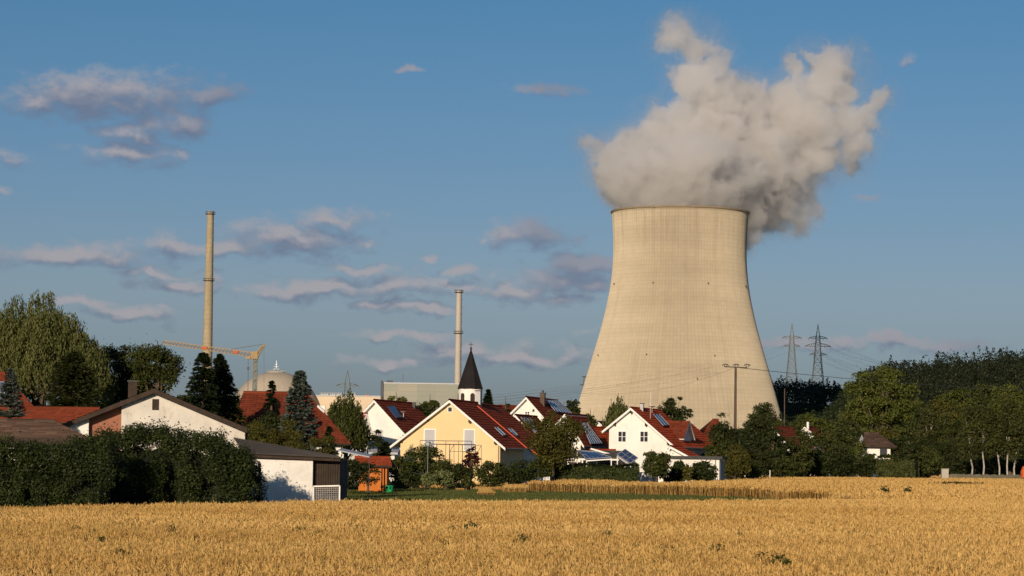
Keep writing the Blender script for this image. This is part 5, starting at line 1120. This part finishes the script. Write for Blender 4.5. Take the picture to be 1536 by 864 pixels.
T('willow_shrub', 'sparse', 466, 650, 90, 122, 'lower olive bush behind the right end of the shed roof', cat='shrub', leafm='leaf_olive', base=720, cover=1.5, wid=.3)
T('spruce', 'conifer', 494, 640, 40, 132, 'small young spruce before the red roof corner', leafm='needle_dark', base=715, branches=200, per=22)
T('weeping_birch', 'willow', 521, 592, 58, 200, 'drooping dark green birch left of the white house', leafm='leaf_mid', base=705, strands=700, per=22, length=.2)
T('tree', 'round', 500, 606, 34, 205, 'small tree crown beside the drooping birch', leafm='leaf_dark', base=690)
T('tree', 'round', 570, 640, 0.1 + 34, 222, 'little dark tree before the white annex', leafm='leaf_dark', base=700, clumps=30)
T('cypress', 'conifer', 578, 662, 20, 216, 'narrow dark cypress before the white house', leafm='needle_dark', base=705, branches=160, per=20, sharp=.4)
T('tree', 'round', 522, 682, 54, 160, 'deep shaded bush left of the orange hut', cat='shrub', leafm='leaf_dark', base=735)
T('shrub', 'shrub', 552, 694, 44, 170, 'dark twiggy bush in front of the orange hut', cat='shrub', leafm='leaf_dark', base=728, cover=.9)
T('shrub', 'shrub', 508, 702, 30, 140, 'black-green bush behind the plank bay', cat='shrub', leafm='leaf_dark', base=745)
# garden in front of the yellow house
T('shrub', 'shrub', 600, 683, 40, 197, 'fresh green bush right of the orange hut', cat='shrub', leafm='leaf_mid', base=732)
T('tree', 'round', 638, 668, 62, 199, 'bushy tree before the left half of the yellow wall', leafm='leaf_mid', base=728, clumps=60)
T('shrub', 'shrub', 666, 690, 40, 197, 'green bush in the middle of the yellow wall', cat='shrub', leafm='leaf_mid', base=730)
T('shrub', 'shrub', 668, 706, 30, 191, 'pale yellow-green low bush at the meadow edge', cat='shrub', leafm='leaf_pale', base=730)
T('shrub', 'shrub', 645, 709, 26, 190, 'small variegated bush at the meadow edge', cat='shrub', leafm='leaf_pale', base=730)
T('maple', 'round', 708, 673, 32, 196, 'small dark red maple before the right balcony door', leafm='leaf_red', base=705, clumps=40, cover=1.1)
T('shrub', 'shrub', 690, 695, 48, 195, 'dark bush below the red maple', cat='shrub', leafm='leaf_dark', base=730)
T('shrub', 'shrub', 738, 692, 52, 194, 'mid green rounded bush before the yellow house corner', cat='shrub', leafm='leaf_mid', base=731)
T('shrub', 'shrub', 778, 694, 52, 195, 'dark green bush under the shaded eave', cat='shrub', leafm='leaf_hedge', base=731)
T('shrub', 'shrub', 808, 690, 40, 205, 'green bush behind the white picket fence', cat='shrub', leafm='leaf_mid', base=726)
T('shrub', 'shrub', 618, 706, 40, 192, 'dark low bush left of the garden lamp', cat='shrub', leafm='leaf_dark', base=731)
T('shrub', 'shrub', 700, 717, 24, 188, 'small round dark bush on the meadow edge', cat='shrub', leafm='leaf_mid', base=731)
T('robinia', 'birch', 833, 612, 88, 206, 'sparse olive-brown tree in front of the gabled houses', leafm='leaf_olive', base=716, cover=1.7, trunk=.13, clumps=110)
T('fir', 'conifer', 732, 584, 22, 300, 'dark fir just right of the church tower', leafm='needle_dark', base=640, branches=200, per=22)
T('tree', 'round', 758, 600, 16, 320, 'small dark tree between church and white gabled house', leafm='leaf_dark', base=640, clumps=30)
T('tree', 'round', 645, 599, 40, 420, 'distant dark round tree before the grey building', leafm='leaf_mid', base=630, clumps=40)
T('tree', 'round', 594, 594, 44, 430, 'distant pale green tree crown before the grey building', leafm='leaf_oak', base=630, clumps=40)
T('tree', 'round', 626, 606, 40, 380, 'tree showing between the plum roof and the yellow gable', leafm='leaf_dark', base=640, clumps=40)
T('tree', 'round', 857, 600, 34, 480, 'dark distant tree left of the cooling tower foot', leafm='leaf_dark', base=640, clumps=40)
T('tree', 'round', 846, 608, 30, 500, 'distant low tree right of the blue roof panels', leafm='leaf_dark', base=640, clumps=40)
T('tree', 'round', 885, 620, 26, 300, 'small round green tree before the cooling tower foot', leafm='leaf_mid', base=650, clumps=40)
T('weeping_birch', 'willow', 929, 599, 32, 262, 'drooping light birch left of the white house gable', leafm='leaf_willow', base=665, strands=260, per=20, length=.22, bark='bark_birch')
T('tree', 'round', 1007, 593, 50, 262, 'round dark tree behind the bright red roof', leafm='leaf_dark', base=650, clumps=60)
T('tree', 'round', 905, 634, 26, 330, 'low dark tree by the tiny white gable', leafm='leaf_dark', base=660, clumps=30)
# hedges and bushes by the right house
a, b_ = G(828, 727, 0), G(962, 728.5, 0); a.y = b_.y = 208; a.x = P(830, 720, 208).x; b_.x = P(958, 720, 208).x; a.z = b_.z = 0
hedge_strip('hedge', [a, b_], P(890, 697.5, 208).z, 1.5, 208, 'long clipped dark green hedge below the solar panels')
T('bush', 'shrub', 985, 680, 42, 209, 'round bright green bush left of the garage', cat='shrub', leafm='leaf_mid', base=715, cover=3.4, clumps=110, hollow=.6)
T('bush', 'shrub', 1018, 691, 24, 214, 'upright clipped bush before the garage wall', cat='shrub', leafm='leaf_hedge', base=728, cover=4, hollow=.7, clumps=120)
T('bush', 'shrub', 1032, 697, 16, 213, 'narrow brownish bush between two clipped bushes', cat='shrub', leafm='leaf_olive', base=726)
T('bush', 'shrub', 1053, 692, 42, 216, 'broad dark bush before the right half of the garage', cat='shrub', leafm='leaf_hedge', base=727, cover=3.5, clumps=110)
T('bush', 'shrub', 1003, 704, 22, 214, 'low dark bush right of the white box', cat='shrub', leafm='leaf_dark', base=727)
# right-hand belt
belt = [ # kind, x, top, w, D, leaf, base, label
 ('round', 1085, 624, 66, 262, 'leaf_dark', 720, 'dark tree right of the russet hipped roof'),
 ('round', 1075, 650, 46, 246, 'leaf_mid', 722, 'light green young tree behind the garage'),
 ('round', 1102, 668, 52, 242, 'leaf_olive', 722, 'olive bush right of the garage'),
 ('round', 1130, 618, 70, 300, 'leaf_dark', 720, 'silvery-dark tree below the lamp mast'),
 ('round', 1145, 602, 64, 380, 'leaf_mid', 680, 'tree crown rising against the cooling tower foot'),
 ('round', 1135, 655, 64, 268, 'leaf_dark', 722, 'deep green tree at the field edge below the lamp mast'),
 ('shrub', 1120, 688, 50, 250, 'leaf_mid', 722, 'low green thicket at the field edge right of the garage'),
 ('round', 1188, 628, 50, 400, 'leaf_mid', 700, 'tree with a brownish crown left of the orange roof'),
 ('round', 1172, 660, 52, 300, 'leaf_mid', 718, 'tree hiding the sliver of red roof'),
 ('round', 1160, 634, 46, 288, 'leaf_dark', 718, 'dark tree just left of the sliver of red roof'),
 ('round', 1200, 640, 46, 292, 'leaf_mid', 718, 'green tree just right of the sliver of red roof'),
 ('shrub', 1298, 676, 40, 308, 'leaf_mid', 718, 'green bush in front of the bungalow wall'),
 ('round', 1210, 622, 46, 440, 'leaf_oak', 690, 'grey-green crown above the orange roof'),
 ('round', 1235, 622, 44, 450, 'leaf_oak', 690, 'grey-green crown in front of the darkest part of the hill'),
 ('round', 1200, 652, 60, 320, 'leaf_mid', 718, 'broad tree under the orange roof'),
 ('round', 1232, 640, 56, 340, 'leaf_mid', 718, 'light topped tree left of the big oak'),
 ('shrub', 1172, 688, 60, 285, 'leaf_mid', 718, 'bushes at the wheat edge below the red sliver of roof'),
 ('shrub', 1225, 676, 64, 300, 'leaf_hedge', 718, 'dark green thicket at the wheat edge left of the bungalow'),
 ('shrub', 1262, 672, 60, 300, 'leaf_dark', 718, 'darkest thicket at the wheat edge below the oak'),
 ('round', 1258, 632, 46, 400, 'leaf_mid', 700, 'tree leaning against the left side of the oak'),
 ('shrub', 1285, 660, 42, 322, 'leaf_oak', 716, 'pale leaved bush left of the bungalow wall'),
 ('shrub', 1300, 684, 40, 300, 'leaf_dark', 718, 'dark bush below the bungalow wall'),
 ('round', 1330, 640, 50, 400, 'leaf_olive', 690, 'reddish olive tree behind the bungalow roof'),
 ('round', 1362, 622, 60, 420, 'leaf_mid', 700, 'tree right of the oak trunk'),
 ('round', 1395, 668, 42, 300, 'leaf_mid', 716, 'cone shaped light green bush right of the clipped hedge'),
 ('round', 1390, 610, 56, 440, 'leaf_olive', 700, 'tree with bare stems showing right of the oak'),
 ('round', 1415, 585, 60, 480, 'leaf_olive', 690, 'brownish tall tree right of the oak'),
 ('round', 1440, 574, 60, 480, 'leaf_oak', 690, 'light green tall crown on the right'),
 ('round', 1478, 572, 66, 470, 'leaf_mid', 690, 'tall green crown above the birches'),
 ('round', 1515, 566, 72, 460, 'leaf_oak', 690, 'large yellow-green crown near the right picture edge'),
 ('round', 1556, 570, 70, 450, 'leaf_mid', 690, 'large crown cut by the right picture edge'),
 ('round', 1430, 622, 60, 400, 'leaf_mid', 705, 'middle green tree behind the grey cabinet'),
 ('round', 1408, 655, 40, 350, 'leaf_dark', 712, 'dark tree behind the grey cabinet'),
 ('round', 1440, 660, 46, 360, 'leaf_dark', 712, 'dark undergrowth tree left of the birches'),
 ('round', 1475, 640, 60, 390, 'leaf_dark', 712, 'dark tree behind the first birches'),
 ('round', 1520, 630, 60, 390, 'leaf_dark', 712, 'dark tree behind the last birches'),
 ('round', 1560, 640, 60, 380, 'leaf_dark', 712, 'dark tree at the right picture edge'),
 ('shrub', 1440, 692, 50, 330, 'leaf_dark', 712, 'low dark undergrowth left of the birch trunks'),
 ('shrub', 1490, 690, 56, 334, 'leaf_dark', 712, 'low dark undergrowth between the birch trunks'),
 ('shrub', 1535, 688, 50, 334, 'leaf_dark', 712, 'low dark undergrowth at the right picture edge'),
]
for k, x, y, w, D, lf, bs, lab in belt: T('bush' if k == 'shrub' else 'tree', k, x, y, w, D, lab, cat='shrub' if k == 'shrub' else 'tree', leafm=lf, base=bs)
T('oak', 'round', 1324, 551, 130, 430, 'huge spreading yellow-green oak on the right', leafm='leaf_oak', base=655, clumps=150, crz=.2, cover=1.5, trunk=.75, cap=34000, flat=.6)
for i, (x, y, w) in enumerate(((1457, 600, 44), (1474, 590, 52), (1499, 604, 44), (1512, 588, 50), (1523, 610, 40))):
    T('birch', 'birch', x, y, w, 319, ('leftmost birch with a white trunk on the right', 'second birch from the left with a leaning white trunk', 'middle birch of five with a thin trunk', 'fourth birch with a bright straight trunk', 'rightmost birch with a slim white trunk')[i], leafm='leaf_birch', base=699, bark='bark_birch', trunk=.11, cover=.9)
for i, (x, y) in enumerate(((1395, 600), (1418, 610), (1385, 640))): T('birch', 'birch', x, y, 36, 400, ('pale stemmed birch behind the cone shaped bush', 'pale stemmed birch above the grey cabinet', 'low pale stemmed birch right of the bungalow')[i], leafm='leaf_birch', base=680, bark='bark_birch', trunk=.12, cover=.9)
a = P(1318, 700, 300); b_ = P(1376, 700, 298); a.z = b_.z = 0
hedge_strip('hedge', [a, b_], P(1345, 686, 299).z, 2., 300, 'clipped light green arborvitae hedge right of the bungalow', leafm='leaf_mid', rough=.2)
a = P(1378, 700, 303); b_ = P(1392, 700, 303); a.z = b_.z = 0
hedge_strip('hedge', [a, b_], P(1385, 690, 303).z, 2., 303, 'dark end of the hedge beside the light clipped hedge', leafm='leaf_dark', rough=.2)
# ------------------------------------------------------------------ wooded hills: one mass
def forest(name, n, xr, yr, label, leafm, seed, conif=.6, hs=(14, 24), leaf=.9, dens=170, cond=None):
    r = np.random.default_rng(seed); Vs, Ts = [], []; c_ = 0
    while c_ < n:
        y = yr[0] + (yr[1] - yr[0]) * r.random(); k = xr[0] + (xr[1] - xr[0]) * r.random(); x = k * y; z = hill_z(x, y)
        if cond and not cond(x, y, k, z): continue
        c_ += 1
        h = hs[0] + (hs[1] - hs[0]) * r.random(); cf = r.random() < conif; m = int(dens * (.8 if cf else 1.2)); t_ = r.random()
        if cf:
            q = r.random(m) ** 1.2; az = r.random(m) * 6.28; rd = h * .17 * (1 - q) ** .8 * (.75 + .3 * r.random(m)) + .2
            p = np.stack([x + np.cos(az) * rd, y + np.sin(az) * rd, z + h * (.12 + .88 * q)], 1); nr = unit(np.stack([np.cos(az) * .7, np.sin(az) * .7, .6 + 0 * az], 1) + r.normal(size=(m, 3)) * .35); tb = .1 + .45 * t_
        else:
            d = unit(r.normal(size=(m, 3))); d[:, 2] = np.abs(d[:, 2]) * 1.1 - .25; R_ = h * .30; bump_ = 1 + .22 * np.sin(d[:, 0] * 6 + c_) * np.sin(d[:, 1] * 6 + c_ * 2) + .15 * np.sin(d[:, 2] * 9 + c_)
            p = d * bump_[:, None] * [R_, R_, h * .42] * (.75 + .25 * r.random(m))[:, None] + [x, y, z + h * .58]; nr = unit(d + r.normal(size=(m, 3)) * .4); tb = .25 + .6 * t_
        Vs.append(leaves(p, nr, leaf * (.7 + .8 * r.random(m)), r, .7)); Ts.append(np.clip(tb + .3 * (r.random(m) - .5), 0, 1))
    o = link(name, crown_mesh(name, np.vstack(Vs), leafm, np.concatenate(Ts))); return tag(o, label, kind='stuff')
forest('forest', 520, (.098, .142), (1000, 1500), 'wood on the left flank of the hill, its shade put into a darker needle colour', 'needle_dark', 11, conif=.8, dens=190)  # darker needle colour stands in for the shade on this flank
forest('forest', 1150, (.138, .24), (800, 1450), 'dark wooded hillside on the right', 'needle_hill', 15, conif=.45)
forest('forest', 900, (.075, .20), (1980, 2330), 'distant wooded ridge under the two tall pylons', 'needle_hill', 14, conif=.4, leaf=1.3, dens=120)
forest('forest', 520, (.13, .24), (600, 900), 'lighter broadleaved wood at the foot of the right-hand hill', 'leaf_hill', 12, conif=.08, hs=(12, 19), leaf=.7, dens=260, cond=lambda x, y, k, z: y < 640 + 1300 * (k - .13) + 120)
forest('forest', 420, (-.25, .06), (2100, 3000), 'far thin line of trees along the horizon', 'needle_hill', 13, conif=.3, hs=(10, 18), leaf=2.2, dens=50)
# second-row garden trees that close the gaps between the roofs
r_ = np.random.default_rng(77)
fill = [(-20, 600, 190), (75, 600, 182), (120, 598, 200), (545, 650, 268), (660, 640, 290), (735, 640, 300), (820, 640, 300), (870, 655, 290), (925, 655, 300), (965, 640, 300), (1030, 650, 300), (1045, 660, 290), (1060, 640, 330), (1110, 640, 340), (1160, 640, 420), (1290, 640, 460), (1350, 650, 350), (1378, 655, 340), (1310, 655, 380)]
for i, (x, y, D) in enumerate(fill):
    near = ['behind the low red roof at the left edge', 'behind the red tiled roof on the left', 'behind the barn roof', 'behind the white annex', 'behind the yellow gable', 'behind the orange verge', 'behind the lower white wing', 'behind the blue panel bank', 'behind the long red roof', 'behind the right white house', 'behind the garage roof', 'behind the small red annex', 'behind the russet hipped roof', 'behind the dark trees under the lamp mast', 'behind the sliver of red roof', 'behind the oak foot', 'right behind the bungalow', 'behind the cone shaped bush', 'behind the bungalow ridge'][i]
    T('tree', 'round', x, y, 46, D, 'dark filler tree crown ' .replace('filler ', '') + near, leafm='leaf_dark', base=700, clumps=40)
# weeds in the wheat
def weed(px, py, sc_, seed):
    g_ = G(px, py, WZ - .05); r = np.random.default_rng(seed); n = 170; d = unit(r.normal(size=(n, 3))); d[:, 2] = np.abs(d[:, 2])
    p = d * (r.random(n) ** .5)[:, None] * [.25 * sc_, .25 * sc_, .22 * sc_] + [g_.x, g_.y, WZ - .03]; V = leaves(p, unit(d + r.normal(size=(n, 3)) * .5), .07 * sc_ * (.6 + .8 * r.random(n)), r, .45)
    root = empty('weed', (g_.x, g_.y, 0), 'dark green leafy weed poking out of the ripe wheat', 'weed', 'weeds in the wheat'); link('foliage', crown_mesh('foliage', V, 'leaf_mid', r.random(n)), root)
    mb = MB(); mb.tube([(g_.x, g_.y, 0), (g_.x, g_.y, WZ)], [.012, .006], 5); mb.build('stem', MT['bark'], root)
for i, (x, y, sc_) in enumerate(((115, 798, 1), (147, 806, .9), (160, 818, .8), (180, 836, 1), (249, 802, 1), (285, 812, .9), (345, 803, .8), (455, 802, .9), (487, 807, 1), (545, 798, .9), (618, 800, .8), (672, 798, 1), (700, 797, 1.1), (668, 820, .9), (793, 818, 1.1), (822, 820, .8), (847, 832, .8), (903, 807, .8), (914, 841, 1), (957, 826, .9), (1000, 828, 1.1), (1012, 834, 1.1), (1078, 833, 1), (1143, 845, 1.2), (1160, 852, 1.2), (1330, 850, .8), (1112, 808, .8), (1045, 814, .7))): weed(x + 9 * math.sin(i * 5.3), y, sc_ * (.6 + .35 * ((i * 7) % 5) / 4), i)
for x, y, h_ in ((1327, 740, 1.2), (1361, 741, 1.0)):
    q = G(x, y, .8); r = np.random.default_rng(int(x)); n = 260; p = r.normal(size=(n, 3)) * [.12, .12, .14] + [q.x, q.y, .86]; root = empty('thistle', (q.x, q.y, 0), 'tall dark weed clump above the wheat, ' + ('left' if x < 1340 else 'right') + ' one of two near the meadow end', 'weed', 'weeds in the wheat'); link('foliage', crown_mesh('foliage', leaves(p, unit(r.normal(size=(n, 3))), .12 + .05 * r.random(n), r, .5), 'leaf_dark', r.random(n)), root); mb = MB(); mb.tube([(q.x, q.y, 0), (q.x, q.y, 1.1)], .02, 5); mb.build('stem', MT['bark'], root)
q = G(1440, 727, .8); r = np.random.default_rng(5); n = 2600; p = r.normal(size=(n, 3)) * [.85, 1.3, .07] + [q.x, q.y, .82]; root = empty('weed_patch', (q.x, q.y, 0), 'flat dark green weed patch in the far wheat on the right', 'weed', None); link('foliage', crown_mesh('foliage', leaves(p, unit(r.normal(size=(n, 3)) + [0, 0, .8]), .2 + .05 * r.random(n), r, .5), 'leaf_dark', r.random(n)), root)
